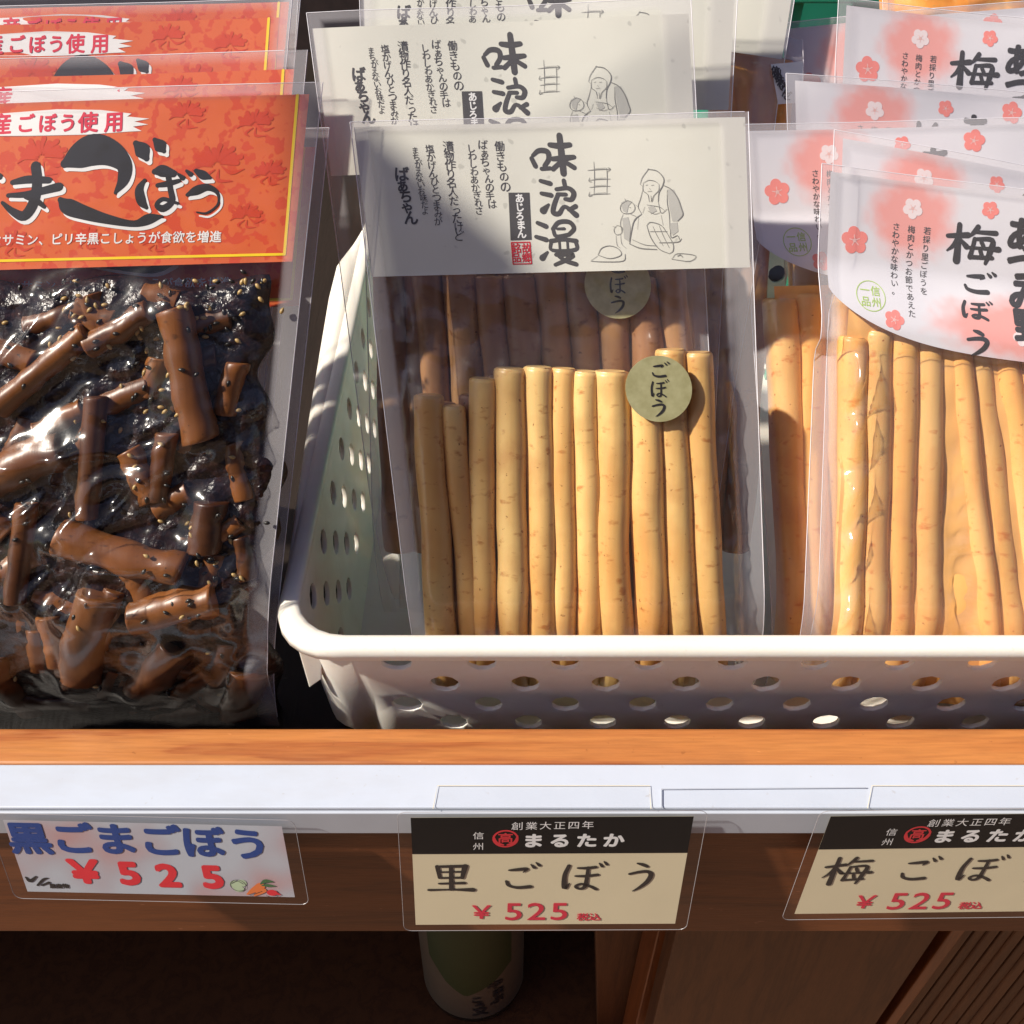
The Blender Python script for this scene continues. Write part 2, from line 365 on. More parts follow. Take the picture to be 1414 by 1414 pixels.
K = {
 '味': [[(.05,.56,.09),(.12,.74,.10)],[(.08,.49,.07),(.22,.38,.10),(.40,.41,.11),(.42,.58,.10),(.32,.74,.09)],[(.25,.81,.08),(.44,.80,.08)],
      [(.47,.25,.10),(.68,.28,.12),(.90,.26,.10)],[(.50,.58,.09),(.75,.57,.12),(.97,.55,.09)],[(.69,.04,.12),(.70,.3,.13),(.71,.6,.14),(.72,.93,.13)],
      [(.66,.67,.09),(.5,.82,.10)],[(.77,.66,.09),(.96,.80,.10)]],
 '浪': [[(.24,.07,.08),(.45,.14,.10)],[(.24,.37,.08),(.45,.42,.10)],[(.38,.64,.05),(.25,.78,.15)],[(.76,.08,.09),(.78,.25,.09)],
      [(.58,.28,.08),(.84,.26,.09),(.96,.38,.11),(.9,.53,.10),(.76,.52,.08)],[(.6,.40,.08),(.78,.41,.08)],[(.6,.42,.09),(.50,.66,.10),(.47,.84,.10),(.60,.86,.10),(.74,.70,.08),(.98,.91,.12)],[(.82,.78,.07),(.98,.70,.10)]],
 '漫': [[(.1,.06,.08),(.29,.14,.10)],[(.04,.36,.08),(.27,.43,.10)],[(.28,.70,.05),(.15,.82,.13)],[(.45,.20,.08),(.6,.06,.09),(.85,.06,.09),(.95,.2,.09),(.82,.33,.08)],
      [(.45,.20,.07),(.52,.36,.08),(.82,.33,.08)],[(.55,.2,.05),(.72,.2,.06)],[(.38,.46,.09),(.66,.43,.08),(.98,.47,.09)],[(.38,.48,.07),(.40,.66,.07),(.95,.66,.08),(.97,.48,.08)],[(.58,.45,.05),(.58,.64,.05)],[(.77,.45,.05),(.77,.64,.05)],
      [(.48,.76,.08),(.88,.77,.09),(.70,.88,.09),(.44,.98,.07)],[(.55,.80,.08),(.70,.90,.09),(.94,.98,.09)]],
 '里': [[(.22,.13,.05),(.79,.12,.07)],[(.23,.13,.07),(.27,.5,.05)],[(.80,.12,.09),(.74,.5,.06)],[(.27,.31,.035),(.75,.30,.04)],[(.27,.5,.04),(.74,.49,.05)],[(.51,.12,.06),(.51,.88,.07)],[(.26,.69,.04),(.78,.67,.06)],[(.04,.90,.05),(.5,.89,.04),(.96,.90,.09)]],
 '梅': [[(.02,.36,.05),(.40,.28,.07)],[(.23,.04,.06),(.22,.5,.07),(.21,.97,.09)],[(.22,.36,.06),(.14,.58,.05),(.02,.74,.02)],[(.26,.42,.04),(.38,.58,.07)],
      [(.58,.04,.06),(.50,.2,.05),(.42,.32,.02)],[(.52,.18,.04),(.92,.15,.06)],[(.53,.36,.05),(.50,.60,.05),(.46,.84,.06)],[(.54,.36,.04),(.86,.34,.06),(.83,.66,.07),(.76,.96,.04)],[(.46,.84,.05),(.88,.80,.05)],[(.38,.60,.04),(.70,.58,.04),(.99,.56,.07)],[(.66,.42,.05),(.70,.52,.05)],[(.65,.65,.05),(.68,.76,.05)]],
 'ご': [[(.26,.26,.04),(.45,.24,.07),(.68,.22,.07),(.60,.33,.02)],[(.20,.62,.05),(.26,.76,.06),(.48,.83,.07),(.78,.80,.08)],[(.78,.08,.03),(.86,.18,.06)],[(.90,.02,.03),(.98,.11,.06)]],
 'ぼ': [[(.20,.12,.06),(.12,.45,.07),(.14,.85,.08),(.24,.70,.02)],[(.40,.20,.04),(.60,.20,.06),(.78,.17,.06)],[(.36,.46,.04),(.60,.46,.06),(.84,.42,.06)],[(.62,.18,.05),(.61,.55,.06),(.58,.82,.07),(.46,.88,.05),(.38,.80,.05),(.50,.72,.05),(.70,.80,.06),(.84,.90,.06)],[(.86,.05,.03),(.92,.15,.05)],[(.96,.0,.03),(1.02,.09,.05)]],
 'う': [[(.38,.06,.04),(.50,.10,.07),(.60,.16,.06)],[(.22,.40,.05),(.42,.34,.06),(.62,.32,.07),(.72,.42,.08),(.66,.64,.08),(.50,.84,.06),(.34,.97,.02)]],
 'ま': [[(.2,.25,.06),(.8,.22,.08)],[(.22,.45,.06),(.78,.43,.08)],[(.5,.05,.08),(.51,.5,.09),(.49,.75,.09),(.36,.87,.08),(.24,.78,.06),(.38,.68,.06),(.6,.74,.07),(.8,.88,.07)]],
}
def BK(ch, u, v, su, sv, bold=1.0):                 # brush glyph in a box with top left (u, v)
    return [stroke([(u+x*su, v+y*sv, w_*bold*(su+sv)/2) for x, y, w_ in st]) for st in K[ch]]
def circ(u, v, r, n=20, r2=None):
    vs = [(u+r*math.cos(2*math.pi*i/n), v+(r2 or r)*math.sin(2*math.pi*i/n)) for i in range(n)]
    return vs, [tuple(range(n))]
def poly(pts): return list(pts), [tuple(range(len(pts)))]
def ring(u, v, r, w_, n=32): return stroke([(u+r*math.cos(2*math.pi*i/n), v+r*math.sin(2*math.pi*i/n), w_) for i in range(n+1)], 1)
def blossom_shapes(u, v, r, rot):
    out = []
    for k in range(5):
        a = rot+2*math.pi*k/5; out.append(circ(u+r*.56*math.cos(a), v+r*.56*math.sin(a), r*.44, 14))
    return out
def stamen_shapes(u, v, r, rot):
    return [stroke([(u, v, r*.04), (u+r*.38*math.cos(rot+2*math.pi*k/5), v+r*.38*math.sin(rot+2*math.pi*k/5), r*.07)], 2) for k in range(5)] + [ring(u, v, r*.1, r*.06, 10)]

class Frame:
    """a sheet in space: u runs right, v runs down, h stands off the front"""
    def __init__(s, O, A, B, W=None):
        s.O = O; s.U = (A-O).normalized(); s.V = (B-O).normalized()
        s.W = (A-O).length if W is None else W; s.L = (B-O).length
        n = s.V.cross(s.U).normalized(); s.N = n if n.y < 0 else -n
        s.disp = lambda u, v: 0.0
    def pt(s, u, v, h=0.0): return s.O + s.U*u + s.V*v + s.N*(h + s.disp(u, v))
    def uv(s, px, py):
        r = ray(px, py); h = 0.0; k = s.U.dot(s.V); det = 1-k*k
        for _ in range(6):
            P = CAM + r*((s.O+s.N*h-CAM).dot(s.N)/r.dot(s.N)); d = P-s.O-s.N*h
            a, b = d.dot(s.U), d.dot(s.V); u, v = (a-b*k)/det, (b-a*k)/det; h = s.disp(u, v)
        return u, v
    def loc(s, P):
        d = P-s.O; k = s.U.dot(s.V); a, b = d.dot(s.U), d.dot(s.V); det = 1-k*k
        return (a-b*k)/det, (b-a*k)/det
def decal(name, fr, items, mat, parent, h=.0005):
    V, Fc = [], []; step = 0
    if .0003 < h < .0007: h = .0002+(h-.0002)*.4      # ink lies close to the card
    for vs, fs in items:
        n = len(V); step += 1; hh = h + (step % 6)*.000004
        V += [fr.pt(p_[0], p_[1], hh + (p_[2] if len(p_) > 2 else 0)) for p_ in vs]; Fc += [tuple(n+i for i in f) for f in fs]
    return mesh(name, V, Fc, mat, parent)
def sheet(name, fr, mask, mat, parent, h=0.0, nu=40, nv=24, u0=0, u1=None, v0=0, v1=.05, curve=None):
    """curved paper sheet; curve(u) gives the v where the sheet ends"""
    u1 = fr.W if u1 is None else u1; V, Fc, UVs = [], [], []
    for j in range(nv+1):
        for i in range(nu+1):
            u = u0+(u1-u0)*i/nu; ve = curve(u) if curve else v1; v = v0+(ve-v0)*j/nv
            V.append(fr.pt(u, v, h)); UVs.append((u, v))
    for j in range(nv):
        for i in range(nu):
            a = j*(nu+1)+i; Fc.append((a, a+1, a+nu+2, a+nu+1))
    o = mesh(name, V, Fc, mat, parent, True)
    uvl = o.data.uv_layers.new(name='UVMap')
    for lp in o.data.loops: uvl.data[lp.index].uv = UVs[lp.vertex_index]
    return o

# ---------------------------------------------------------------- setting
bx = lambda name, a, b, mat, parent=None, bev=0: MB().box(a, b).build(name, mat, parent, bevel=bev)
g = bx('ground', (-15, -15, -.80), (15, 15, -.75), M['ground']); g['kind'] = 'structure'
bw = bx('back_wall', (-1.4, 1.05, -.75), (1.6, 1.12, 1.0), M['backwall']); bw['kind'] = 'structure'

ow = bx('sky_block_wall', (-6, -5.2, -.75), (9, -5.0, 3.2), M['backwall']); ow['kind'] = 'structure'  # unseen wall behind the camera, put in to block the low sky
def shade_pt(P, d): return P+SUN*d
XL, XR = -.75, .95
counter = empty('display_counter', 'wooden shop counter with orange rail, white edge strip and dark apron', 'counter')
def cpart(name, a, b, mat, bev=.0012): return bx(name, a, b, mat, counter, bev)
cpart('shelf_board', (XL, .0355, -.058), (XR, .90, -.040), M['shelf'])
cpart('rail', (XL, .0192, -.10), (XR, .0352, -.0002), M['rail'], .0012)
cpart('apron', (XL, .0035, -.0985), (XR, .0188, -.0025), M['apron'], .0015)
V = [(XL, 0, .0006), (XR, 0, .0006)]
cpart('edge_strip', (XL, .0005, -.0015), (XR, .0186, .0004), M['trim'], .0006)
cpart('edge_strip_face', (XL, -.0005, -.0150), (XR, .0020, -.0017), M['trimface'], .0004)
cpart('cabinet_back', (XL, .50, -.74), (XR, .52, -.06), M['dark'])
cpart('cabinet_side', (XL, .02, -.74), (XL+.02, .5, -.06), M['cabin'])
cpart('lower_shelf', (XL+.02, .03, -.505), (XR, .498, -.488), M['cabin'])
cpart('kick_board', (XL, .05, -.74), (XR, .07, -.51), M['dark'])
# slanting boards low on the right, placed on upright planes under the apron
def board(pts, y, th, mat, name):
    P = [hity(px, py, y) for px, py in pts]
    return MB().prism(P, (0, th, 0)).build(name, mat, counter, bevel=.001)
board([(822, 1270), (905, 1270), (862, 1480), (826, 1480)], .120, .02, M['cabin'], 'side_panel')
board([(912, 1270), (948, 1270), (893, 1480), (862, 1480)], .085, .03, M['post'], 'corner_post')
board([(938, 1270), (1308, 1270), (1165, 1480), (886, 1480)], .060, .018, M['cabin'], 'door_board')
board([(1325, 1270), (1345, 1270), (1190, 1480), (1176, 1480)], .066, .016, M['post'], 'door_edge')
for i in range(15):                                  # reeded door: narrow upright slats
    a0, a1 = 1340+i*19, 1356+i*19
    board([(a0, 1270), (a1, 1270), (a1-155-i*2, 1480), (a0-155-i*2, 1480)], .069+.0012*(i % 2), .012, M['cabin'], 'slat')
# old clear tape left on the edge strip
for x0, x1 in ((913, 1196),):
    P = [hitz(x0, 1116, .0009), hitz(x0, 1090, .0009), hitz(x1, 1088, .0009), hitz(x1, 1114, .0009)]
    mesh('tape_patch', P, [(0, 3, 2, 1)], M['sleeve'], counter)
    mb = MB()
    for a, b in ((0, 1), (1, 2)): mb.tube([P[a]+Vector((0, 0, .0002)), P[b]+Vector((0, 0, .0002))], .00022, 5)
    mb.build('tape_edge', M['trimface'], counter)

# ---------------------------------------------------------------- basket
basket = empty('storage_basket', 'cream plastic basket with round holes holding the upright burdock packs', 'basket')
BX0, BX1, BY0, BY1, BZ1, BZ0, RC = -.0815, .285, .0450, .400, .040, -.0385, .020
BX0 = -.0805
def perimeter(off=0.0):
    """closed rounded rectangle, starting at the front left corner's end; returns pos(s), total"""
    x0, x1, y0, y1, r = BX0+off, BX1-off, BY0+off, BY1-off, max(.004, RC-off*.5)
    segs = [('l', (x0+r, y0), (x1-r, y0)), ('a', (x1-r, y0+r), -90), ('l', (x1, y0+r), (x1, y1-r)), ('a', (x1-r, y1-r), 0),
            ('l', (x1-r, y1), (x0+r, y1)), ('a', (x0+r, y1-r), 90), ('l', (x0, y1-r), (x0, y0+r)), ('a', (x0+r, y0+r), 180)]
    out = []
    for s in segs:
        if s[0] == 'l': out.append((math.dist(s[1], s[2]), s))
        else: out.append((math.pi/2*r, s))
    return out, r
_base, _r = perimeter(0); TOT = sum(a for a, _ in _base)
def per_pt(s, off):
    segs, r = perimeter(off); s = s % TOT
    for (l0, _), (l, sg) in zip(_base, segs):
        if s <= l0+1e-12:
            t = s/l0
            if sg[0] == 'l': return sg[1][0]+(sg[2][0]-sg[1][0])*t, sg[1][1]+(sg[2][1]-sg[1][1])*t
            a = math.radians(sg[2]+90*t); return sg[1][0]+r*math.cos(a), sg[1][1]+r*math.sin(a)
        s -= l0
    return per_pt(0, off)
H_ = BZ1-BZ0
def wall_pt(s, z):                                   # draft of the wall: narrower at the bottom
    k = (BZ1-z)/H_; x, y = per_pt(s, .0135*k + .004*max(0, (k-.9)/.1)**2); return (x-lsh(x, k), y, z)
def lsh(x, k): return .0075*k*min(1, max(0, (BX0+.055-x)/.04))   # the left side stands steeper
x_first = (545-707)/F*.389                           # first hole centre of the top row
HS = .0313
s_ref = x_first-(BX0+RC)
rows = [(.0245, 0), (.0085, .5), (-.0075, 0), (-.0225, .5)]
nh = round(TOT/HS); hs = TOT/nh
pts, edges, holes = [], [], []
nS = int(TOT/.006)
for i in range(nS+1):
    for z in (BZ0, BZ1): pts.append((TOT*i/nS, z))
for i in range(nS):
    edges += [(2*i, 2*i+2), (2*i+1, 2*i+3)]
edges += [(0, 1), (2*nS, 2*nS+1)]
for zc, ph in rows:
    for k in range(nh+1):
        sc_ = (s_ref + (k+ph)*hs) % TOT
        if sc_ < .008 or sc_ > TOT-.008: continue
        acc = 0; bad = False
        for l0, sg in _base:
            if sg[0] == 'a' and acc-.004 < sc_ < acc+l0+.004: bad = True
            acc += l0
        if bad: continue
        holes.append((sc_, zc)); n = len(pts); m_ = 20
        pts += [(sc_+.0056*math.cos(2*math.pi*q/m_), zc+.0056*math.sin(2*math.pi*q/m_)) for q in range(m_)]
        edges += [(n+q, n+(q+1) % m_) for q in range(m_)]
for i in range(1, nS):
    for zz in (-.030, -.015, .0005, .016, .0325):
        s = TOT*i/nS
        if all((s-a)**2+(zz-b)**2 > .0075**2 for a, b in holes): pts.append((s, zz))
res = geometry.delaunay_2d_cdt([Vector(p_) for p_ in pts], edges, [], 1, 1e-6)
vv, ff = res[0], res[2]
keep = []
for f in ff:
    cx = sum(vv[i].x for i in f)/len(f); cz = sum(vv[i].y for i in f)/len(f)
    if all((cx-a)**2+(cz-b)**2 > .0054**2 for a, b in holes): keep.append(tuple(f))
wall = mesh('basket_wall', [wall_pt(p_.x, p_.y) for p_ in vv], keep, M['basket'], basket, True)
import bmesh
bm = bmesh.new(); bm.from_mesh(wall.data); bmesh.ops.remove_doubles(bm, verts=bm.verts, dist=1e-6)
bmesh.ops.recalc_face_normals(bm, faces=bm.faces); bm.to_mesh(wall.data); bm.free()
sm = wall.modifiers.new('thick', 'SOLIDIFY'); sm.thickness = .0020; sm.offset = 0
bv = wall.modifiers.new('bevel', 'BEVEL'); bv.width = .0005; bv.segments = 2; bv.limit_method = 'ANGLE'; bv.angle_limit = math.radians(50)
# rolled rim
prof = [(.0012, .0370), (.0012, .0398), (.0006, .0408), (-.0008, .0413), (-.0038, .0412), (-.0056, .0404), (-.0065, .0386), (-.0066, .0352), (-.0056, .0352), (-.0053, .0385), (-.0036, .0395), (-.0010, .0392), (-.0008, .0370)]
V, Fc = [], []; nR = 260
for i in range(nR):
    for o_, z in prof:
        x, y = per_pt(TOT*i/nR, o_); V.append((x, y, z))
k = len(prof)
for i in range(nR):
    for j in range(k):
        Fc.append((i*k+j, ((i+1) % nR)*k+j, ((i+1) % nR)*k+(j+1) % k, i*k+(j+1) % k))
mesh('rim', V, Fc, M['basket'], basket, True)
V = [per_pt(TOT*i/120, .0150) for i in range(120)]; V = [(x-lsh(x, 1), y, BZ0+.001) for x, y in V]
mesh('basket_floor', V, [tuple(range(120))], M['basket'], basket)
# the bulging grip of the left long side
V, Fc = [], []; ng = 40
for i in range(ng+1):
    k = i/ng; y = .085+.275*k; o_ = .0072*math.sin(math.pi*min(1, k*1.35/1.35))**.6 if 0 < k < 1 else 0
    o_ = .0115*min(1, k/.75)**.8*min(1, (1-k)/.12)
    for dx, z in ((.0045, .0402), (.0062+.6*o_, .0398-.15*o_), (.0064+o_, .0376-.3*o_), (.0060+o_, .0300-.3*o_), (.0040+.8*o_, .0300-.3*o_), (.0045, .0385)): V.append((BX0-dx, y, z))
for i in range(ng):
    for j in range(6): a_, b_ = i*6+j, i*6+(j+1) % 6; Fc.append((a_, b_, b_+6, a_+6))
Fc += [tuple(range(6)), tuple(ng*6+q for q in reversed(range(6)))]
mesh('side_grip', V, Fc, M['basket'], basket, True)
# small handle lug under the rim at the front left corner
P = [hity(px, py, .0520) for px, py in ((406, 878), (446, 878), (444, 938), (427, 950))]
MB().prism(P, (0, .0022, 0)).build('handle_lug', M['basket'], basket, bevel=.0004)

# ---------------------------------------------------------------- packs
def capsule_height(fr, caps, UU, VV):
    """height of the contents above the pack plane on a grid"""
    Hh = np.full(UU.shape, -1.0)
    for (u0, v0, u1, v1, r, hz) in caps:
        du, dv = u1-u0, v1-v0; L2 = du*du+dv*dv+1e-12
        t_ = np.clip(((UU-u0)*du+(VV-v0)*dv)/L2, 0, 1)
        d2 = (UU-u0-t_*du)**2+(VV-v0-t_*dv)**2
        Hh = np.maximum(Hh, np.where(d2 < r*r, hz+np.sqrt(np.maximum(r*r-d2, 0)), -1))
    return Hh
def blur(A, n):
    for _ in range(n):
        A = np.pad(A, 1, 'edge'); A = (A[:-2, 1:-1]+A[2:, 1:-1]+A[1:-1, :-2]+A[1:-1, 2:]+2*A[1:-1, 1:-1])/6
    return A
def dilate(A, n):
    for _ in range(n):
        P_ = np.pad(A, 1, 'edge'); A = np.maximum.reduce([P_[:-2, 1:-1], P_[2:, 1:-1], P_[1:-1, :-2], P_[1:-1, 2:], A])
    return A
def edge_crease(caps, W, seed):                      # bright welts where the film pinches against the outermost roots
    uL = min(c[0]-c[4] for c in caps)+.0004; cR = max(caps, key=lambda c: c[2]+c[4])
    def f(UU, VV):
        uR = cR[0]+(cR[2]-cR[0])*np.clip((VV-cR[1])/(cR[3]-cR[1]), 0, 1)+cR[4]+.0012
        k = np.clip((VV-caps[0][1]+.004)/.004, 0, 1); o = 0
        for u0, sg in ((uL, 1), (uR, -1), (uR+.0035, -1)):
            w_ = u0+.0012*(vnoise(VV/.011, VV*0, seed+int(sg)+5)-.5)*2
            o = o+.0024*np.exp(-((UU-w_)/.0011)**2)*(.35+.65*ridged(VV/.013, VV*0+sg, seed+2))
        return o*k
    return f
def film(fr, parent, caps, v0, v1, u0=-.001, u1=None, res=.0016, wr=1.0, seed=1, seal=.006, vh=0.0, wrbias=None, soft=4, lift=None, mat='film', seal_r=None):
    u1 = fr.W+.001 if u1 is None else u1
    nu, nv = max(8, int((u1-u0)/res)), max(8, int((v1-v0)/res))
    us, vs = np.linspace(u0, u1, nu+1), np.linspace(v0, v1, nv+1); UU, VV = np.meshgrid(us, vs)
    base = np.full(UU.shape, .0010)
    if caps:
        Hc = capsule_height(fr, caps, UU, VV); C0 = np.maximum(Hc, 0.0)
        w_ = np.clip(np.minimum(UU-u0-seal, u1-seal-UU)/.006, 0, 1); w_ = w_*w_*(3-2*w_)
        Fm = blur(dilate(C0, int(.0025/res)+1), int(9*(.0016/res)**1)+soft)
        Fm = np.maximum(Fm*(.35+.65*w_), 0)
        inside = np.clip(Fm/.004, 0, 1)
        r1 = ridged(UU/.011+.5*vnoise(UU/.02, VV/.02, seed), VV/.030, seed)+.6*ridged(UU/.006, VV/.009, seed+3)
        r2 = ridged((UU+VV)/.017, (UU-VV)/.008, seed+5)
        Fm = Fm + wr*(.0012*r1+.0011*r2)*(.25+.75*(1-inside))*w_*np.clip((VV-vh)/.008+.12, .12, 1)
        ed = 4*inside*(1-inside)
        Fm = Fm + wr*.0016*ed*(ridged(VV/.010+UU/.03, UU/.012, seed+8)+.5*ridged(VV/.004, UU/.004, seed+9))*w_*np.clip((VV-vh)/.008+.12, .12, 1)
        if wrbias is not None: Fm = Fm + wrbias(UU, VV)*w_
        Fm = np.where(Hc > 0, np.maximum(Fm, Hc+.00045), Fm)
        base = base+Fm
        base = blur(base, 1)
        base = np.where(Hc > 0, np.maximum(base, Hc+.0004), base)
        if lift is not None:
            lf = np.array([lift(v) if v < vh else max(0, lift(vh)*(1-(v-vh)/.006)) for v in vs])[:, None]; base = np.maximum(base, lf+.0012)
    else:
        base = base + wr*.0006*ridged(UU/.03, VV/.02, seed)
    V = []
    for j in range(nv+1):
        for i in range(nu+1): V.append(fr.pt(us[i], vs[j], base[j, i]))
    Fc = [(j*(nu+1)+i, j*(nu+1)+i+1, (j+1)*(nu+1)+i+1, (j+1)*(nu+1)+i) for j in range(nv) for i in range(nu)]
    o = mesh('pouch_film', V, Fc, M[mat], parent, True)
    at = o.data.attributes.new('seal', 'FLOAT', 'POINT')
    e = np.minimum(UU-u0, u1-UU); sl_ = np.clip((seal-e)/.0006, 0, 1); sl_ = np.maximum(sl_, np.clip(((seal_r or seal)-(u1-UU))/.0006, 0, 1)); sl_ = np.maximum(sl_, np.clip((.004-(VV-v0))/.0006, 0, 1))
    at.data.foreach_set('value', sl_.ravel().astype(np.float32))
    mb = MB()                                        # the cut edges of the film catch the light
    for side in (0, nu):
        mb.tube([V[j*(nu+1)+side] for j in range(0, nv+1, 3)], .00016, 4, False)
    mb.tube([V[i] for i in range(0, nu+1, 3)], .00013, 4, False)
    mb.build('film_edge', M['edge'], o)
    return o, base, us, vs
ROOTN = 0
def root(fr, parent, a, b, r, hz, mat, bend=0.0, r2=None, name='burdock_root', rings=26, seg=14, r_noise=.04):
    """one root from (u,v) a to (u,v) b, slightly crooked and tapering"""
    global ROOTN; ROOTN += 1; sd = ROOTN*3.7; r2 = r if r2 is None else r2
    V, Fc = [], []
    L = math.dist(a, b); du, dv = (b[0]-a[0])/L, (b[1]-a[1])/L
    ks = [0.0, .004, .012] + [.04+.92*i/(rings-1) for i in range(rings)] + [.988, .996, 1.0]
    sc = {0: .80, 1: .95, 2: 1.0}
    for i, k in enumerate(ks):
        m_ = min(i, len(ks)-1-i); f = sc.get(m_, 1.0)
        off = bend*math.sin(math.pi*k)+.10*r*noise.noise(Vector((k*4, sd, 0)))*2
        uc, vc = a[0]+du*L*k-dv*off, a[1]+dv*L*k+du*off
        rr = (r+(r2-r)*k)*f*(1+r_noise*noise.noise(Vector((k*7, sd, 3)))*2)
        for q in range(seg):
            th = 2*math.pi*q/seg; r3 = rr*(1+.05*noise.noise(Vector((math.cos(th)*1.2, math.sin(th)*1.2+sd, k*5))))
            V.append(fr.pt(uc-dv*r3*math.cos(th), vc+du*r3*math.cos(th), hz+r3*math.sin(th)))
    n = len(ks)
    for i in range(n-1):
        for q in range(seg):
            Fc.append((i*seg+q, i*seg+(q+1) % seg, (i+1)*seg+(q+1) % seg, (i+1)*seg+q))
    Fc.append(tuple(range(seg))); Fc.append(tuple((n-1)*seg+q for q in reversed(range(seg))))
    o = mesh(name, V, Fc, mat, parent, True)
    m2 = len(o.data.polygons); o.data.polygons[m2-1].use_smooth = False; o.data.polygons[m2-2].use_smooth = False
    return o

def make_disp(vb, waves):
    def d(u, v):
        h = -9.0*max(0.0, v-vb+.020)**2                      # below vb the pack hangs straight down behind the basket wall
        for amp, lu, ph, vd in waves: h += amp*math.sin(u*lu+ph)*max(0.0, 1-v/vd)
        return h
    return d

# ---- cream packs
S_CREAM = None
def cream_design(fr0):
    """the printed header, laid out on the front pack; returns lists of flat shapes in (u, v)"""
    q = fr0.uv; mm = (q(800, 250)[0]-q(700, 250)[0])/100      # metres per pixel here
    z = lambda x, y: q(740+x/3.536, y/3.536)                  # from the enlarged drawing
    D = {'ink': [], 'small': [], 'box': [], 'boxtext': [], 'stamp': [], 'pencil': [], 'wash': []}
    for ch, x, y, x1, y1 in (('味', 728, 186, 796, 243), ('浪', 731, 246, 797, 302), ('漫', 736, 304, 799, 366)):
        a = q(x, y); b = q(x1, y1); D['ink'] += BK(ch, a[0], a[1], b[0]-a[0], b[1]-a[1], 1.12)
    for txt, p0, p1, s in (('働きものの', (690, 202), (698, 258), 15), ('ばぁちゃんの手は', (667, 200), (679, 282), 13.5), ('しわしわあかぎれさ', (650, 205), (661, 291), 12),
                           ('漬物作り名人だったけど', (618, 203), (634, 326), 14.5), ('塩かげんひとつまみが', (594, 206), (606, 306), 13), ('まちがえないお味だよ', (574, 208), (587, 292), 11), ('ばぁちゃん', (553, 241), (566, 301), 19)):
        D['small'] += column(txt, q(*p0), q(*p1), s*mm, .004 if s < 18 else .03, .18)
    c = [q(702, 266), q(731, 266), q(734, 331), q(705, 332)]; D['box'].append(poly(c))
    D['boxtext'] += column('あじろまん', q(717, 274), q(720, 323), 12.5*mm, .035, .1)
    a, b = q(706, 335), q(734, 364)
    for st in ([a, (b[0], a[1])], [(b[0], a[1]), b], [b, (a[0], b[1])], [(a[0], b[1]), a]):
        D['stamp'].append(stroke([(*st[0], 1.6*mm), (*st[1], 1.6*mm)]))
    for ch, x, y in (('故', 727, 343), ('郷', 727, 356), ('銘', 713, 343), ('品', 713, 356)): D['stamp'].append(G(ch, *q(x, y), 13.5*mm, 0, .02))
    def L(pts, w_=.9, key='pencil'): D[key].append(stroke([(*z(*p_), w_*mm*(.6 if i in (0, len(pts)-1) else 1)) for i, p_ in enumerate(pts)], 4))
    def wash(pts): D['wash'].append(poly([z(*p_) for p_ in pts]))
    # washes
    wash([(640, 925), (672, 925), (705, 990), (716, 1050), (690, 1080), (665, 1080), (650, 1010)])
    wash([(655, 1090), (690, 1085), (694, 1130), (668, 1150), (655, 1130)])
    wash([(415, 990), (440, 975), (470, 985), (452, 1005), (444, 1040), (424, 1030)])
    wash([(420, 1065), (450, 1060), (462, 1110), (455, 1180), (430, 1165), (425, 1110)])
    wash([(545, 1010), (575, 1005), (590, 1030), (560, 1045)])
    # drying radishes on a string
    for x in (285, 347): L([(x-3, 790 if x < 300 else 820), (x, 860), (x-2, 950)], .8)
    for y in (832, 880, 915, 952): L([(252 if y < 840 else 262, y), (300, y-4), (362, y-6)], .9); L([(288, y-9), (340, y-12)], .6)
    L([(350, 818), (362, 825), (350, 838)], 1); L([(262, 868), (258, 885), (272, 888)], .9); L([(262, 938), (258, 958), (275, 955)], .9)
    # grandmother with head scarf and shawl, a child at her side
    L([(508, 900), (518, 868), (545, 830), (550, 822)], .8); L([(545, 826), (590, 835), (622, 870), (618, 905), (600, 940), (596, 985)], 1.3)
    L([(523, 893), (550, 880), (580, 885), (600, 900)], .7); L([(523, 893), (522, 930), (545, 950), (552, 985)], .8); L([(600, 900), (598, 930), (575, 955), (560, 985)], .8)
    L([(535, 905), (545, 902)], .8); L([(562, 905), (575, 903)], .8); L([(552, 918), (557, 925)], .7); L([(545, 935), (565, 933)], .8)
    L([(508, 900), (520, 910)], .7); L([(560, 955), (565, 985), (575, 960)], .7)
    L([(520, 930), (508, 975), (498, 1010), (515, 1045)], .8); L([(622, 905), (660, 925), (690, 965), (710, 1020), (716, 1050), (690, 1080)], 1.4)
    L([(640, 930), (640, 990), (650, 1050), (652, 1120)], .8); L([(596, 985), (610, 1040), (640, 1020)], .8)
    L([(515, 1045), (480, 1075), (465, 1130), (456, 1190)], 1.3); L([(456, 1190), (510, 1212), (590, 1218)], 1.5); L([(470, 1170), (530, 1195), (590, 1200)], .8)
    L([(540, 1100), (560, 1085), (610, 1100), (640, 1140)], 1); L([(540, 1100), (560, 1160), (600, 1215), (650, 1238)], 1.1); L([(640, 1140), (668, 1190), (668, 1225), (650, 1238)], 1)
    L([(555, 1130), (640, 1130)], 1); L([(600, 1185), (690, 1182), (710, 1165)], 1.2); L([(570, 1105), (590, 1150), (620, 1200)], .6); L([(600, 1100), (620, 1150), (650, 1210)], .6)
    L([(530, 1010), (520, 1040)], .7); L([(540, 1000), (600, 1010), (630, 1030)], .7); L([(545, 1030), (580, 1045), (610, 1035)], .6)
    L([(655, 1120), (660, 1160), (690, 1150), (700, 1170)], 1); L([(610, 1050), (620, 1100)], .6); L([(500, 1060), (495, 1120)], .6)
    L([(435, 985), (415, 1000), (412, 1025), (430, 1042), (465, 1040), (482, 1020), (475, 995), (450, 980), (435, 985)], .8)
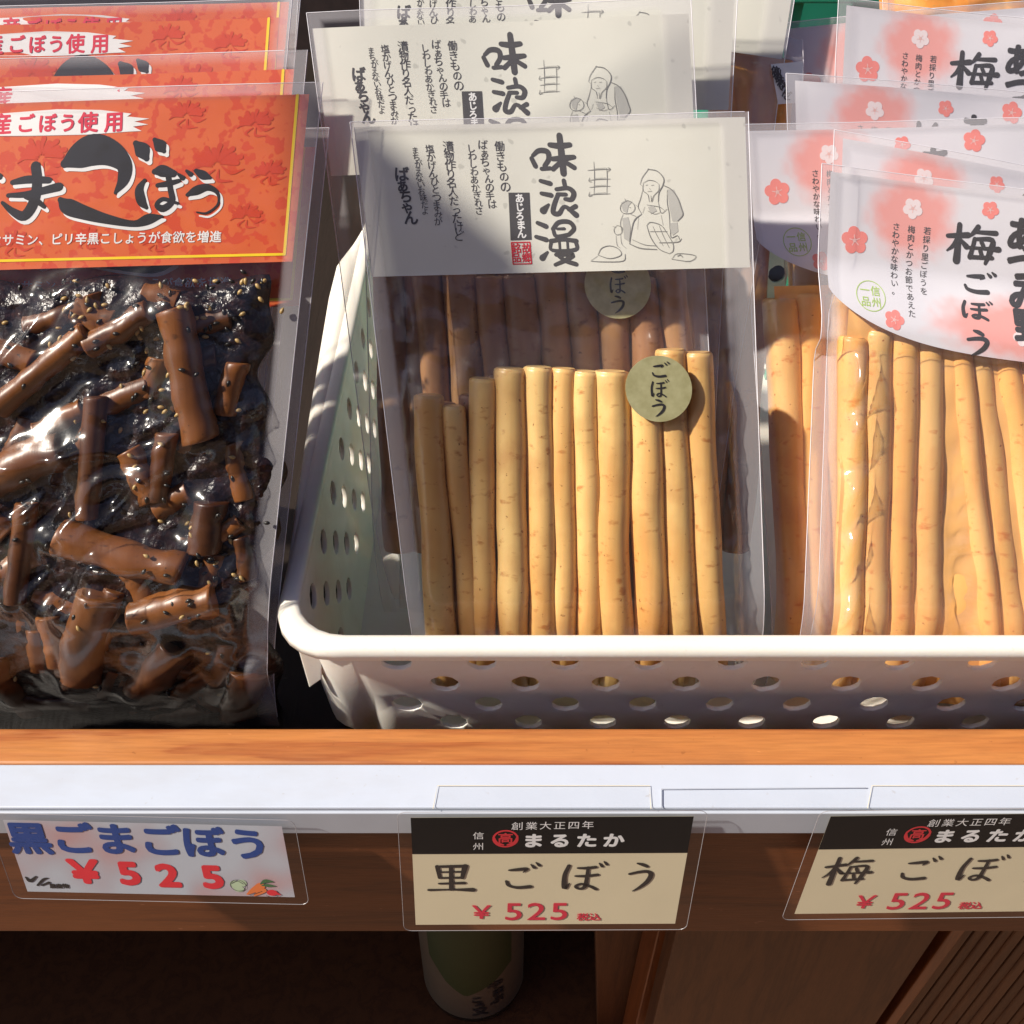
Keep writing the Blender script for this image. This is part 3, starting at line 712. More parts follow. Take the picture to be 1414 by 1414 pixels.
    L([(432, 970), (440, 985)], .8); L([(455, 1012), (462, 1014)], .8); L([(425, 1045), (412, 1085), (418, 1130)], .7); L([(460, 1045), (490, 1060), (480, 1080)], .7); L([(485, 1000), (498, 1010)], .7)
    L([(395, 1100), (380, 1120), (390, 1145), (415, 1140), (420, 1110), (395, 1100)], .7); L([(390, 1150), (395, 1195), (410, 1210)], .6); L([(412, 1145), (418, 1190), (440, 1212)], .6); L([(375, 1105), (390, 1110)], .6)
    # dumpling on a board, small knife board
    L([(302, 1245), (320, 1212), (360, 1200), (402, 1215), (415, 1245), (360, 1262), (302, 1245)], 1); L([(268, 1275), (330, 1278), (425, 1274), (435, 1240)], 1.1); L([(268, 1272), (300, 1250)], .8)
    L([(662, 1265), (690, 1238), (778, 1248), (750, 1275), (662, 1265)], .8); L([(690, 1250), (705, 1245), (715, 1255)], 1.4)
    return D

def BIG(UU, VV, vh):                                # long crumpled creases of a loosely filled bag
    wx = .6*vnoise(UU/.02, VV/.02, 31); wy = .6*vnoise(UU/.02, VV/.02, 32)
    r1 = (1-np.abs(2*vnoise(UU/.024+wx+VV/.03, VV/.020+wy, 33)-1))**7
    r2 = (1-np.abs(2*vnoise((UU+VV)/.020+wy, (UU-VV)/.034+wx, 34)-1))**8
    t1_ = (.46*UU+.88*VV)/.021+1.6*wx+1.2*wy; tri = np.abs((t1_ % 1.0)-.5)*2; r3 = (tri*tri*(3-2*tri))*np.clip(vnoise(UU/.016, VV/.016, 36)*3.4-1.6, 0, 1)
    return (.0048*r1+.0042*r2+.0052*r3)*np.clip((VV-vh)/.008, 0, 1)*np.clip(vnoise(UU/.03, VV/.03, 35)*2.2-.5, 0, 1)

def cream_pack(label, TL, TR, BL, b, roots, top=-.005, detail=True, res=.0017, seed=1, hh=None, sticker=None, wr=1.0, waves=None):
    global CREAM, CF
    t_ = empty('burdock_pack', label, 'food pack', 'cream headed packs of whole burdock')
    fr = Frame(hit(*TL, b), hit(*TR, b), hit(*BL, b)); vb = fr.L
    fr.disp = make_disp(vb, waves or [(.0011, 62, .4, .06)])
    if CREAM is None: CREAM = cream_design(fr); CF = fr
    hh = hh or CF.uv(760, 376)[1]
    k = fr.W/CF.W
    card = sheet('header_card', fr, None, M['cream_paper'], t_, .0002, 46, 16, 0, fr.W, 0, hh)
    sc = lambda items: [([(p_[0]*k, *p_[1:]) for p_ in vs], fs) for vs, fs in items]
    decal('title_lettering', fr, sc(CREAM['ink']), M['softink'], card, .00050)
    decal('small_lettering', fr, sc(CREAM['small']), M['softink'], card, .00050)
    decal('name_box', fr, sc(CREAM['box']), M['softink'], card, .00045); decal('box_lettering', fr, sc(CREAM['boxtext']), M['white'], card, .00060)
    decal('red_stamp', fr, sc(CREAM['stamp']), M['redink'], card, .00050)
    if detail:
        decal('drawing_wash', fr, sc(CREAM['wash']), M['wash'], card, .00040); decal('pencil_drawing', fr, sc(CREAM['pencil']), M['pencil'], card, .00055)
    caps = []
    for (p0, p1, rp, bend) in roots:
        a, b_ = fr.uv(*p0), fr.uv(*p1); mm = (fr.uv(p0[0]+50, p0[1])[0]-fr.uv(p0[0]-50, p0[1])[0])/100
        mm2 = (fr.uv(p1[0]+50, p1[1])[0]-fr.uv(p1[0]-50, p1[1])[0])/100
        r0 = rp*mm*1.26; r1 = r0*1.02
        ext = (p1[1] >= 860)
        if ext: dv = .030; b_ = (b_[0]+(b_[0]-a[0])*dv/(b_[1]-a[1]), b_[1]+dv)
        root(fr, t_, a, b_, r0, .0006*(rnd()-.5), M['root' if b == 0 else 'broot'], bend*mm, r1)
        m_ = ((a[0]+b_[0])/2-bend*mm, (a[1]+b_[1])/2)
        caps += [(a[0], a[1], m_[0], m_[1], r0, 0), (m_[0], m_[1], b_[0], b_[1], r1, 0)]
    if detail:
        front = caps[:]
        for i in range(0, len(front)-2, 2):           # a second layer shows in the gaps
            c0, c1 = front[i], front[i+2]; e0, e1 = front[i+1], front[i+3]
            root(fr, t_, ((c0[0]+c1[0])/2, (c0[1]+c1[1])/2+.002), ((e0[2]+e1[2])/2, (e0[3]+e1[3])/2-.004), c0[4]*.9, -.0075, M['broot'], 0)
    fo, base, us, vs = film(fr, t_, caps, top, fr.L+.036, res=res, seed=seed, wr=wr, vh=hh, seal_r=.0105, wrbias=edge_crease(caps, fr.W, seed) if res < .0025 else None)
    if sticker:
        u, v = fr.uv(*sticker); mm = (fr.uv(sticker[0]+50, sticker[1])[0]-fr.uv(sticker[0]-50, sticker[1])[0])/100
        i, j = np.argmin(abs(us-u)), np.argmin(abs(vs-v)); h = base[max(0, j-6):j+7, max(0, i-6):i+7].max()+.0004
        old = fr.disp; fr.disp = lambda u_, v_: 0
        st = MB(); n = 40; r = 45*mm
        st.v = [fr.pt(u+r*math.cos(2*math.pi*q/n), v+r*math.sin(2*math.pi*q/n), h) for q in range(n)]+[fr.pt(u+r*math.cos(2*math.pi*q/n), v+r*math.sin(2*math.pi*q/n), h+.0003) for q in range(n)]
        st.f = [tuple(range(n)), tuple(n+q for q in reversed(range(n)))]+[(q, (q+1) % n, n+(q+1) % n, n+q) for q in range(n)]
        so_ = st.build('round_sticker', M['gold'], t_)
        it = BK('ご', u-13*mm, v-37*mm, 29*mm, 24*mm, 1.5)+BK('ぼ', u-13*mm, v-13*mm, 26*mm, 26*mm, 1.3)+BK('う', u-17*mm, v+13*mm, 32*mm, 25*mm, 1.5)
        decal('sticker_lettering', fr, it, M['ink'], so_, h+.0005); fr.disp = old
    return t_
CREAM = None; CF = None
R1 = [((592, 545), (611, 872), 17.5, 2), ((626, 560), (650, 872), 13.5, -2), ((667, 522), (668, 872), 15.5, 2), ((704, 508), (710, 872), 18.5, 0), ((743, 506), (747, 872), 17.5, -2),
      ((778, 508), (781, 872), 15, 2), ((808, 512), (813, 872), 16, -1), ((842, 512), (852, 872), 20.5, 3), ((889, 520), (897, 872), 20.5, -2), ((926, 482), (945, 872), 18, 3), ((962, 486), (988, 872), 17, 5)]
SLICE = lambda rs, dx, dy, sc=.95: [((a[0]+dx, a[1]+dy), (b[0]+dx, b[1]+dy-30), r*sc, -c) for a, b, r, c in rs]
cream_pack('cream headed burdock pack standing frontmost in the basket, gold sticker fully visible', (489, 176), (1028, 162), (572, 880), 0, R1, seed=2, res=.0013, top=-.0016, sticker=(905, 533), wr=1.0)
R2 = [((548+i*42, 372+random.randint(-4, 12)), (575+i*41, 720), 19+random.randint(-2, 2), random.randint(-3, 3)) for i in range(1, 10)]
cream_pack('cream headed burdock pack directly behind the frontmost one, sticker half hidden by its header', (431, 40), (950, 20), (522, 738), .0225, R2, seed=5, res=.002, sticker=(850, 393))
R3 = [((536+i*42, 300), (552+i*41, 760), 20, 0) for i in range(10)]
cream_pack('third cream headed burdock pack back, top of its title just in view', (500, -47), (1016, -50), (520, 760), .038, R3, seed=8, res=.003)
R4 = [((640+i*41, 205), (616+i*40, 760), 19, 0) for i in range(11)]
cream_pack('rearmost cream headed burdock pack tilting right beside the dark gap', (640, -185), (1110, -112), (556, 760), .060, R4, seed=11, res=.003, detail=False)

# ---- plum packs
UW = .150
def ume_mat():
    m, t, p = None, None, None
UF = None; UD = None
def ume_design(fr):
    q = fr.uv; mm = (q(1330, 330)[0]-q(1230, 330)[0])/100; D = {k: [] for k in ('ink', 'small', 'pink', 'white', 'green', 'core')}
    for x, y, r, col in ((1180, 332, 19, 'pink'), (1260, 288, 14, 'white'), (1367, 290, 12, 'pink'), (1225, 440, 14, 'pink'), (1398, 463, 13, 'white'), (1470, 300, 16, 'pink'), (1560, 420, 15, 'white')):
        u, v = q(x, y); ro = .3+x*.01; D[col].append(blossom_shapes(u, v, r*mm, ro)); D['core'].append(stamen_shapes(u, v, r*mm, ro))
    D['small'] += column('若採り里ごぼうを', q(1280, 319), q(1272, 402), 10.5*mm, .006)
    D['small'] += column('梅肉とかつお節であえた', q(1258, 317), q(1250, 432), 10.5*mm, .006)
    D['small'] += column('さわやかな味わい。', q(1237, 313), q(1232, 402), 10.5*mm, .006)
    u, v = q(1197, 408); D['green'].append(ring(u, v, 20*mm, 1.1*mm))
    for ch, dx, dy in (('信', 7, -7), ('州', 7, 8), ('一', -8, -7), ('品', -8, 8)): D['green'].append(G(ch, u+dx*mm, v+dy*mm, 13.5*mm, 0, .01))
    for ch, x, y, x1, y1, bo in (('梅', 1308, 306, 1377, 368, 1.9), ('ご', 1322, 370, 1372, 412, 1.9), ('ぼ', 1318, 411, 1361, 444, 1.9), ('う', 1313, 450, 1362, 493, 1.9)):
        a, b = q(x, y), q(x1, y1); D['ink'] += BK(ch, a[0], a[1], b[0]-a[0], b[1]-a[1], bo)
    D['ink'] += column('あづみ野', q(1412, 325), q(1412, 450), 46*mm, .05)
    return D
def ume_pack(label, TL, TRdir, BL, b, roots, seed=1, res=.0025, hh=None, u_end=None, waves=None, wr=1.0, sauce=True):
    global UF, UD
    t_ = empty('plum_burdock_pack', label, 'food pack', 'plum flavoured burdock packs with blossom headers')
    A, B = hit(*TL, b), hit(*TRdir, b); fr = Frame(A, B, hit(*BL, b), UW)
    fr.disp = make_disp(fr.L, waves or [(.0013, 48, .2+seed, .07)])
    if UD is None:
        UF = fr; UD = ume_design(fr)
        t, p = M['ume_paper'].node_tree, M['ume_paper'].node_tree.nodes['Principled BSDF']
        at = N(t, 'ShaderNodeAttribute', attribute_name='blush')
        base = ramp(t, noise_tex(t, 40, 3, 'UV'), [(.3, (.70, .69, .75)), (.7, (.76, .75, .80))])
        x = mixc(t, at.outputs['Fac'], base, (.85, .37, .34))
        t.links.new(x, p.inputs['Base Color']); p.inputs['Roughness'].default_value = .5
    W = fr.W; hc, he = UF.uv(1400, 497)[1], UF.uv(1134, 395)[1]
    def curve(u):                                    # the header's lower edge is a broad rounded arc
        k = abs(u/W-.5)*2; return he+(hc-he)*(1-k**3.2)**.75 if k < 1 else he
    lift = (lambda v: .0078*min(1, max(0, (v-.5*hc)/(.42*hc)))**2*(3-2*min(1, max(0, (v-.5*hc)/(.42*hc))))) if roots else (lambda v: 0)
    frc = Frame(fr.O, fr.O+fr.U, fr.O+fr.V*fr.L, UW); frc.disp = lambda u, v: fr.disp(u, v)+lift(v)   # the card rides over the root tops
    card = sheet('header_card', frc, None, M['ume_paper'], t_, .0002, 170, 80, 0, W, 0, curve=curve)
    uv = np.zeros(len(card.data.loops)*2); card.data.uv_layers[0].data.foreach_get('uv', uv); vi = np.zeros(len(card.data.loops), int); card.data.loops.foreach_get('vertex_index', vi)
    U_ = np.zeros(len(card.data.vertices)); V_ = U_.copy(); U_[vi] = uv[0::2]; V_[vi] = uv[1::2]; mm = (UF.uv(1330, 330)[0]-UF.uv(1230, 330)[0])/100; val = U_*0
    nz_ = .6*vnoise(U_/.004, V_/.004, 3)+.4*vnoise(U_/.0016, V_/.0016, 4)
    for (cx, cy), sx_, sy_ in ((UF.uv(1258, 300), 74, 72), (UF.uv(1395, 455), 145, 52), (UF.uv(1620, 300), 70, 60)):
        d_ = np.hypot((U_-cx)/(sx_*mm), (V_-cy)/(sy_*mm))+.30*(nz_-.5); k_ = np.clip((1.0-d_)/.55, 0, 1); val = np.maximum(val, k_*k_*(3-2*k_))
    card.data.attributes.new('blush', 'FLOAT', 'POINT').data.foreach_set('value', val.astype(np.float32))
    for sh_ in UD['pink']: decal('blossom', frc, sh_, M['blossom'], card, .00045)
    for sh_ in UD['white']: decal('blossom', frc, sh_, M['blossomw'], card, .00045)
    for sh_ in UD['core']: decal('stamens', frc, sh_, M['stamen'], card, .0006)
    decal('small_lettering', frc, UD['small'], M['softink'], card, .0005)
    decal('title_lettering', frc, UD['ink'], M['ink'], card, .0006); decal('green_stamp', frc, UD['green'], M['greenink'], card, .0005)
    caps = []
    for (p0, p1, rp, bend) in roots:
        a, b_ = fr.uv(*p0), fr.uv(*p1); mm = (fr.uv(p0[0]+50, p0[1])[0]-fr.uv(p0[0]-50, p0[1])[0])/100; r0 = rp*mm*1.26
        if p1[1] >= 860: dv = .028; b_ = (b_[0]+(b_[0]-a[0])*dv/(b_[1]-a[1]), b_[1]+dv)
        hz = .0012*(rnd()-.5)
        root(fr, t_, a, b_, r0, hz, M['uroot'], bend*mm, r0*1.05)
        caps += [(a[0], a[1], b_[0], b_[1], r0, hz)]
    if roots and sauce:                              # brine between and behind the roots
        us_ = [c[0] for c in caps]; vs_ = [c[1] for c in caps]; V = []; n1, n2 = 40, 50
        u0, u1, v0, v1 = min(us_)-.003, max(us_)+.006, min(vs_)-.003, fr.L+.028
        for j in range(n2+1):
            for i in range(n1+1):
                u, v = u0+(u1-u0)*i/n1, v0+(v1-v0)*j/n2; V.append(fr.pt(u, v, .0028+.0012*noise.noise(Vector((u*120, v*60, seed)))))
        mesh('brine', V, [(j*(n1+1)+i, j*(n1+1)+i+1, (j+1)*(n1+1)+i+1, (j+1)*(n1+1)+i) for j in range(n2) for i in range(n1)], M['sauce'], t_, True)
        caps.append((u0+.006, v0+.01, u0+.006, v1, .004, 0))
    def wb(UU, VV):                                  # soft longitudinal creases beside the left seal
        e = np.exp(-((UU-.0098)/.0038)**2)*np.clip(vnoise(VV/.028, VV*0, 41)*3-.1, 0, 1); e2 = np.exp(-((UU-.0060)/.0014)**2)
        wv = .5*vnoise(UU/.02, VV/.03, 7); dg = .5*vnoise(VV/.012, UU/.01, 21)
        t1_ = (.85*UU+.53*VV)/.0105+1.3*wv+dg; tri = np.abs((t1_ % 1.0)-.5)*2; tri = tri*tri*(3-2*tri)
        return e*np.clip((VV-hc*.86)/.004, 0, 1)*(.0078*tri+.0020*ridged((.85*UU+.53*VV)/.005+wv, VV/.01, seed+1))+.0022*e2*(.6+.4*vnoise(VV/.02, UU/.01, 4))
    film(fr, t_, caps, -.0022, fr.L+.034, u0=-.0035, u1=W+.003, res=res, seed=seed, wr=wr, seal=.006, vh=hc, wrbias=wb if res < .002 else None, lift=lift, mat='film_cloudy')
    return t_
RU = [((1178, 465), (1172, 872), 17, 0), ((1212, 457), (1205, 872), 17, 2), ((1246, 451), (1238, 872), 17, 0), ((1282, 465), (1274, 872), 17, -2), ((1322, 473), (1368, 872), 14, 4),
      ((1352, 475), (1402, 872), 13, 3), ((1384, 470), (1440, 872), 15, 2), ((1420, 473), (1478, 872), 17, 0), ((1460, 470), (1520, 872), 17, 0), ((1500, 470), (1556, 872), 17, 0), ((1545, 470), (1590, 872), 17, 0)]
ume_pack('frontmost plum burdock pack with large blossom header and full title at right', (1147, 237), (1414, 271), (1120, 880), .001, RU, 3, .0014, wr=1.0)
ume_pack('plum burdock pack just behind the frontmost, only a pink strip of header showing', (1164, 191), (1414, 238), (1140, 850), .0160, [((1200+i*40, 420), (1190+i*41, 800), 19, 0) for i in range(9)], 6, .003)
RU4 = [((1078, 412), (1094, 872), 20, -3), ((1116, 405), (1128, 872), 17, 2), ((1155, 405), (1165, 872), 17, 0), ((1195, 405), (1200, 872), 17, 0), ((1235, 405), (1235, 872), 17, 0)]
ume_pack('plum burdock pack touching the cream pack, pink flower and green seal at left', (1032, 181), (1414, 172), (1078, 880), .0290, RU4, 9, .002)
ume_pack('plum burdock pack whose header shows one white blossom above the wide one', (1098, 111), (1414, 136), (1112, 780), .0430, [((1120+i*40, 360), (1120+i*41, 720), 19, 0) for i in range(9)], 12, .004)
ume_pack('tall standing plum burdock pack at the back with its title half showing', (1168, 8), (1414, 34), (1135, 700), .0570, [((1200+i*40, 300), (1190+i*41, 600), 19, 0) for i in range(8)], 15, .004)
ume_pack('rearmost plum burdock pack in shade beside the dark gap, blue glint on top', (1082, 40), (1414, 10), (1100, 600), .0720, [((1112+i*40, 300), (1112+i*41, 540), 19, 0) for i in range(8)], 18, .004)

# ---- black sesame packs at the left
BF = None; BD = None
def black_design(fr):
    q = fr.uv; mm = (q(250, 250)[0]-q(150, 250)[0])/100; D = {k: [] for k in ('strip', 'crimson', 'ink', 'shadow', 'white', 'yellow', 'flower')}
    top = [(-165, 176), (-100, 160), (0, 157), (80, 151), (140, 152), (182, 157), (176, 161), (207, 164), (186, 168), (205, 172), (184, 175), (196, 181), (176, 182), (120, 186), (40, 188), (-40, 188), (-120, 192)]
    D['strip'].append(poly([q(x, y) for x, y in top]))
    for ch, x, s in (('国', -35, 28), ('産', 3, 28), ('ご', 36, 25), ('ぼ', 66, 25), ('う', 94, 25), ('使', 122, 27), ('用', 158, 27)): D['crimson'].append(G(ch, *q(x, 172-.02*x), s*mm, -.03, .03))
    big = [[(90,226,12),(108,216,34),(130,207,42),(154,212,34),(172,228,22),(171,248,17),(160,266,5)], [(84,276,8),(94,285,22),(118,294,19),(150,303,13),(185,309,9),(205,303,15),(224,299,4)],
           [(188,198,8),(197,208,21),(203,219,8)], [(214,193,6),(222,202,17),(227,209,6)],
           [(18,252,7),(40,248,11),(68,249,9)], [(12,270,6),(40,268,9),(82,258,12)], [(50,230,14),(52,252,14),(47,280,15),(34,298,14),(18,292,10),(4,280,5)], [(36,272,6),(52,278,8),(62,286,5)],
           [(200,249,5),(193,262,12),(196,278,13),(203,287,5)], [(214,237,8),(224,236,16),(240,240,10)], [(218,256,6),(232,254,8),(247,250,6)], [(232,238,8),(236,262,8),(238,278,9),(226,288,10),(217,283,7),(226,275,6),(246,281,4)],
           [(247,241,4),(253,246,7)], [(258,236,4),(264,241,7)], [(271,236,6),(281,242,12),(291,246,4)], [(259,269,5),(272,263,13),(288,259,9),(301,267,5),(301,282,3),(286,294,3),(272,293,2)],
           [(-60,250,10),(-40,243,16),(-20,250,12)], [(-66,286,10),(-40,298,16),(-12,290,8)], [(-8,236,5),(0,244,9)],
           [(-130,250,10),(-100,243,16),(-84,250,12)], [(-136,286,10),(-104,298,16),(-82,290,8)]]
    D['ink'] += [stroke([(*q(x, y), w_*mm) for x, y, w_ in st]) for st in big]
    D['shadow'] += [stroke([(*q(x+4, y+5), w_*mm) for x, y, w_ in st]) for st in big]
    D['white'] += column('黒ごまのセサミン、ピリ辛黒こしょうが食欲を増進', q(-72, 333), q(298, 327), 16.5*mm, .018)
    ty = [(411, 132), (393, 351), (-170, 364)]
    D['yellow'] += [stroke([(*q(*ty[0]), 4*mm), (*q(*ty[1]), 4*mm)], 10), stroke([(*q(*ty[1]), 3.6*mm), (*q(*ty[2]), 3.6*mm)], 10)]
    for x, y, s in ((58, 218, 34), (300, 228, 34), (340, 300, 22), (20, 338, 24), (352, 172, 24), (120, 330, 20), (258, 160, 24), (215, 335, 18), (372, 240, 22), (-50, 210, 30)):
        cx, cy = q(x, y)
        for k in range(11):
            a = math.radians(-170+k*16); r = s*mm*(.8+.2*(k % 2)); D['flower'].append(stroke([(cx+.15*r*math.cos(a), cy+.15*r*math.sin(a), s*.03*mm), (cx+.6*r*math.cos(a), cy+.5*r*math.sin(a), s*.15*mm), (cx+r*math.cos(a+.06), cy+.75*r*math.sin(a+.06), s*.22*mm)], 3))
        for k in range(4):
            a = math.radians(15+50*k); r = s*mm; D['flower'].append(stroke([(cx+.2*r*math.cos(a), cy+.2*r*math.sin(a), s*.05*mm), (cx+.7*r*math.cos(a+.3), cy+.6*r*math.sin(a+.3), s*.16*mm), (cx+1.1*r*math.cos(a-.2), cy+.7*r*math.sin(a), s*.04*mm)], 3))
    return D
CH_MAIN = [((5,560),(128,458),16,5.5),((-20,478),(50,500),15,3),((-15,665),(95,618),25,4),((55,595),(118,560),14,2.5),((140,545),(128,712),14,6),((246,425),(284,606),21,6),((128,478),(212,428),16,5),
    ((236,596),(222,690),14,4),((46,690),(28,828),14,5),((88,738),(258,782),22,6),((146,815),(118,935),27,5),((188,850),(302,822),23,5),((250,890),(197,952),24,4.5),((292,925),(245,958),14,3),
    ((296,690),(284,760),21,3),((345,925),(325,992),25,1.5),((-40,690),(14,738),16,3),((70,848),(84,918),15,2),((50,868),(56,925),11,1.5),((-10,905),(48,985),18,2),((330,500),(312,572),15,1.5),
    ((180,620),(215,690),17,2),((332,740),(342,800),13,1),((100,432),(38,452),14,1.5),((20,965),(130,975),15,1),
    ((325,610),(338,690),13,1),((-60,560),(-25,640),20,3),((-80,760),(-30,800),20,3),((-60,900),(-30,960),20,3),((175,780),(210,840),15,.5)]
def black_pack(label, TL, TR, BL, b, full=False, seed=1, res=.004):
    global BF, BD
    t_ = empty('sesame_burdock_pack', label, 'food pack', 'black sesame burdock packs with orange headers')
    fr = Frame(hit(*TL, b), hit(*TR, b), hit(*BL, b)); fr.disp = make_disp(fr.L-.005, [(.0008, 40, seed, .09)])
    if BD is None: BF = fr; BD = black_design(fr)
    hh = BF.uv(200, 367)[1]
    mir = lambda items: [([(fr.W-(BF.W-p_[0]), *p_[1:]) for p_ in vs], fs) for vs, fs in items]
    card = sheet('header_card', fr, None, M['orange_paper'], t_, .0002, 40, 20, 0, fr.W, 0, hh)
    for key, nm, mt, h in (('flower', 'floral_print', 'darkflower', .00040), ('strip', 'brush_strip', 'white', .00046), ('crimson', 'strip_lettering', 'crimson', .00056), ('shadow', 'title_shadow', 'white', .00050),
                           ('ink', 'title_lettering', 'ink', .00062), ('white', 'small_lettering', 'white', .00050), ('yellow', 'yellow_border', 'yellow', .00050)):
        decal(nm, fr, mir(BD[key]), M[mt], card, h)
    q = fr.uv; caps = []
    if full:
        mmf = lambda x, y: (q(x+50, y)[0]-q(x-50, y)[0])/100
        for (a, b_, rp, hz) in CH_MAIN:
            m0 = mmf(*a); u, v = q(*a), q(*b_); r = rp*m0*1.15; hz = hz*.001-.0008
            o = root(fr, t_, u, v, r, hz, M['chunk'], (rnd()-.5)*6*m0, r*(.9+.15*rnd()), 'burdock_chunk', 12, 14, .08)
            caps.append((*u, *v, r, hz))
        rr = random.Random(5)
        for i in range(26):                          # half sunk pieces
            x, y = rr.uniform(-120, 315), rr.uniform(430, 1000); a = rr.uniform(0, 6.28); l = rr.uniform(52, 85); m0 = mmf(x, y); r = rr.uniform(15, 21)*m0
            u, v = q(x-l/2*math.cos(a), y-l/2*math.sin(a)), q(x+l/2*math.cos(a), y+l/2*math.sin(a)); root(fr, t_, u, v, r, -.0004, M['chunk'], 0, r, 'burdock_chunk', 9, 12)
            caps.append((*u, *v, r, -.0004))
        for i in range(36):                          # deeper, darker pieces
            x, y = rr.uniform(-120, 322), rr.uniform(410, 1000); a = rr.uniform(0, 6.28); l = rr.uniform(45, 70); m0 = mmf(x, y); r = rr.uniform(12, 18)*m0
            u, v = q(x, y), q(x+l*math.cos(a), y+l*math.sin(a)); root(fr, t_, u, v, r, -.002, M['chunk'], 0, r, 'burdock_chunk', 8, 10)
            caps.append((*u, *v, r, -.002))
        V, Fc = [], []; nr, nc = 190, 150
        for j_ in range(nr+1):
            yy = 388+645*j_/nr; xe = 374+14*math.sin(yy*.021)+8*math.sin(yy*.07)-26*max(0, 1-(yy-388)/60)**2
            for i_ in range(nc+1):
                xx = -170+(xe+170)*i_/nc; u, v = q(xx, yy+9*math.sin(xx*.03)*max(0, 1-(yy-388)/90)); n_ = noise.noise(Vector((u*150, v*150, 2))); n2 = noise.noise(Vector((u*520, v*520, 6)))
                edge = min(1, (xe-xx)/34, (yy-388)/26)
                edge = math.sqrt(max(0, edge)); V.append(fr.pt(u, v, -.0035+.0060*edge+(.0018*n_+.0004*n2)*edge))
        Fc = [(j_*(nc+1)+i_, j_*(nc+1)+i_+1, (j_+1)*(nc+1)+i_+1, (j_+1)*(nc+1)+i_) for j_ in range(nr) for i_ in range(nc)]
        mesh('sesame_paste', V, Fc, M['paste'], t_, True)
        caps.append((*q(-80, 430), *q(320, 430), .006, -.0035))
        # sesame seeds stuck to the pieces and in the paste
        sv, sf = [], []; S0 = MB().tube([(0, 0, -.0015), (0, 0, -.0012), (0, 0, -.0004), (0, 0, .0005), (0, 0, .0012), (0, 0, .0016)], [.0002, .0006, .0009, .0008, .0004, .0001], 8)
        sm_b = S0.build('sesame_seed', M['seedb'], None, True); sm_t = S0.build('sesame_seed', M['seedt'], None, True)
        seeds = [(x*.3395, 360+y*.3395, 1) for x, y in ((240,125),(1000,45),(985,200),(620,430),(680,380),(600,690),(585,880),(700,900),(690,960),(360,690),(135,880),(160,875),(330,850),(95,295),(130,290),(665,140),(555,430),(510,290),(430,320))]
        seeds += [(x*.3395, 700+y*.3395, 1) for x, y in ((630,225),(720,240),(245,125),(630,425),(740,360),(715,390),(800,345),(840,215),(145,45),(880,190),(805,420),(840,405),(600,500))]
        for i in range(210):
            if i < 120: c_ = rr.choice(((235, 500), (200, 470), (215, 560), (130, 410), (240, 395), (330, 395), (300, 440), (290, 780), (90, 420))); seeds.append((rr.gauss(c_[0], 26), max(388, rr.gauss(c_[1], 24)), 0))
            else: seeds.append((rr.uniform(0, 345), rr.uniform(395, 960), 0))
        for i, (x, y, k_) in enumerate(seeds):
            u, v = q(x, y); A = np.array([[u]]), np.array([[v]]); h = max(float(capsule_height(fr, caps, *A)[0, 0]), .003)
            if h > .0085 and not k_ and rr.random() < .6: continue
            src = sm_t if (rr.random() < .42 and not k_) else sm_b
            o = src.copy(); COL.objects.link(o); o.parent = t_; o.location = fr.pt(u, v, h+.0001)
            a = rr.uniform(0, 6.28); d = fr.U*math.cos(a)+fr.V*math.sin(a); o.rotation_euler = d.to_track_quat('Z', 'Y').to_euler(); o.scale = (.8, .8, .8)
        for s_ in (sm_b, sm_t): bpy.data.objects.remove(s_)
    else:
        caps = [(*q(-100+i*60, 560), *q(-90+i*60, 760), .008, 0) for i in range(8)]
        r_ = random.Random(seed)
        for c_ in caps: root(fr, t_, (c_[0], c_[1]), (c_[2], c_[3]), .0075, -.001, M['chunk'], 0, None, 'burdock_chunk', 8, 10)
    film(fr, t_, caps, -.006 if not full else -.0035, fr.L+.036, u0=-.004, u1=fr.W+.0042, res=res, seed=seed, wr=.8 if full else .6, seal=.007, vh=hh, soft=14 if full else 4, wrbias=(lambda UU, VV: BIG(UU, VV, hh)) if full else None, mat='film_clear' if full else 'film')
    return t_
black_pack('frontmost sesame burdock pack, dark glossy root chunks fully visible below its orange header', (-175, 148), (427, 130), (-182, 905), -.0120, True, 4, .0013)
black_pack('sesame burdock pack sunk low behind the frontmost, header corner showing under it', (-172, 222), (436, 203), (-180, 950), -.0005, False, 9)
black_pack('sesame burdock pack second header up from the front, half its white strip covered', (-180, 112), (407, 96), (-184, 880), .0110, False, 14)
black_pack('sesame burdock pack third header up, top of the big black title cut off', (-195, 41), (386, 24), (-196, 800), .0240, False, 19)
black_pack('sesame burdock pack fourth header up, only a sliver of white strip visible', (-190, 18), (399, 2), (-190, 760), .0370, False, 24)
black_pack('rearmost sesame burdock pack, bottom line of its header at the top edge', (-165, -225), (412, -238), (-150, 500), .0500, False, 29)

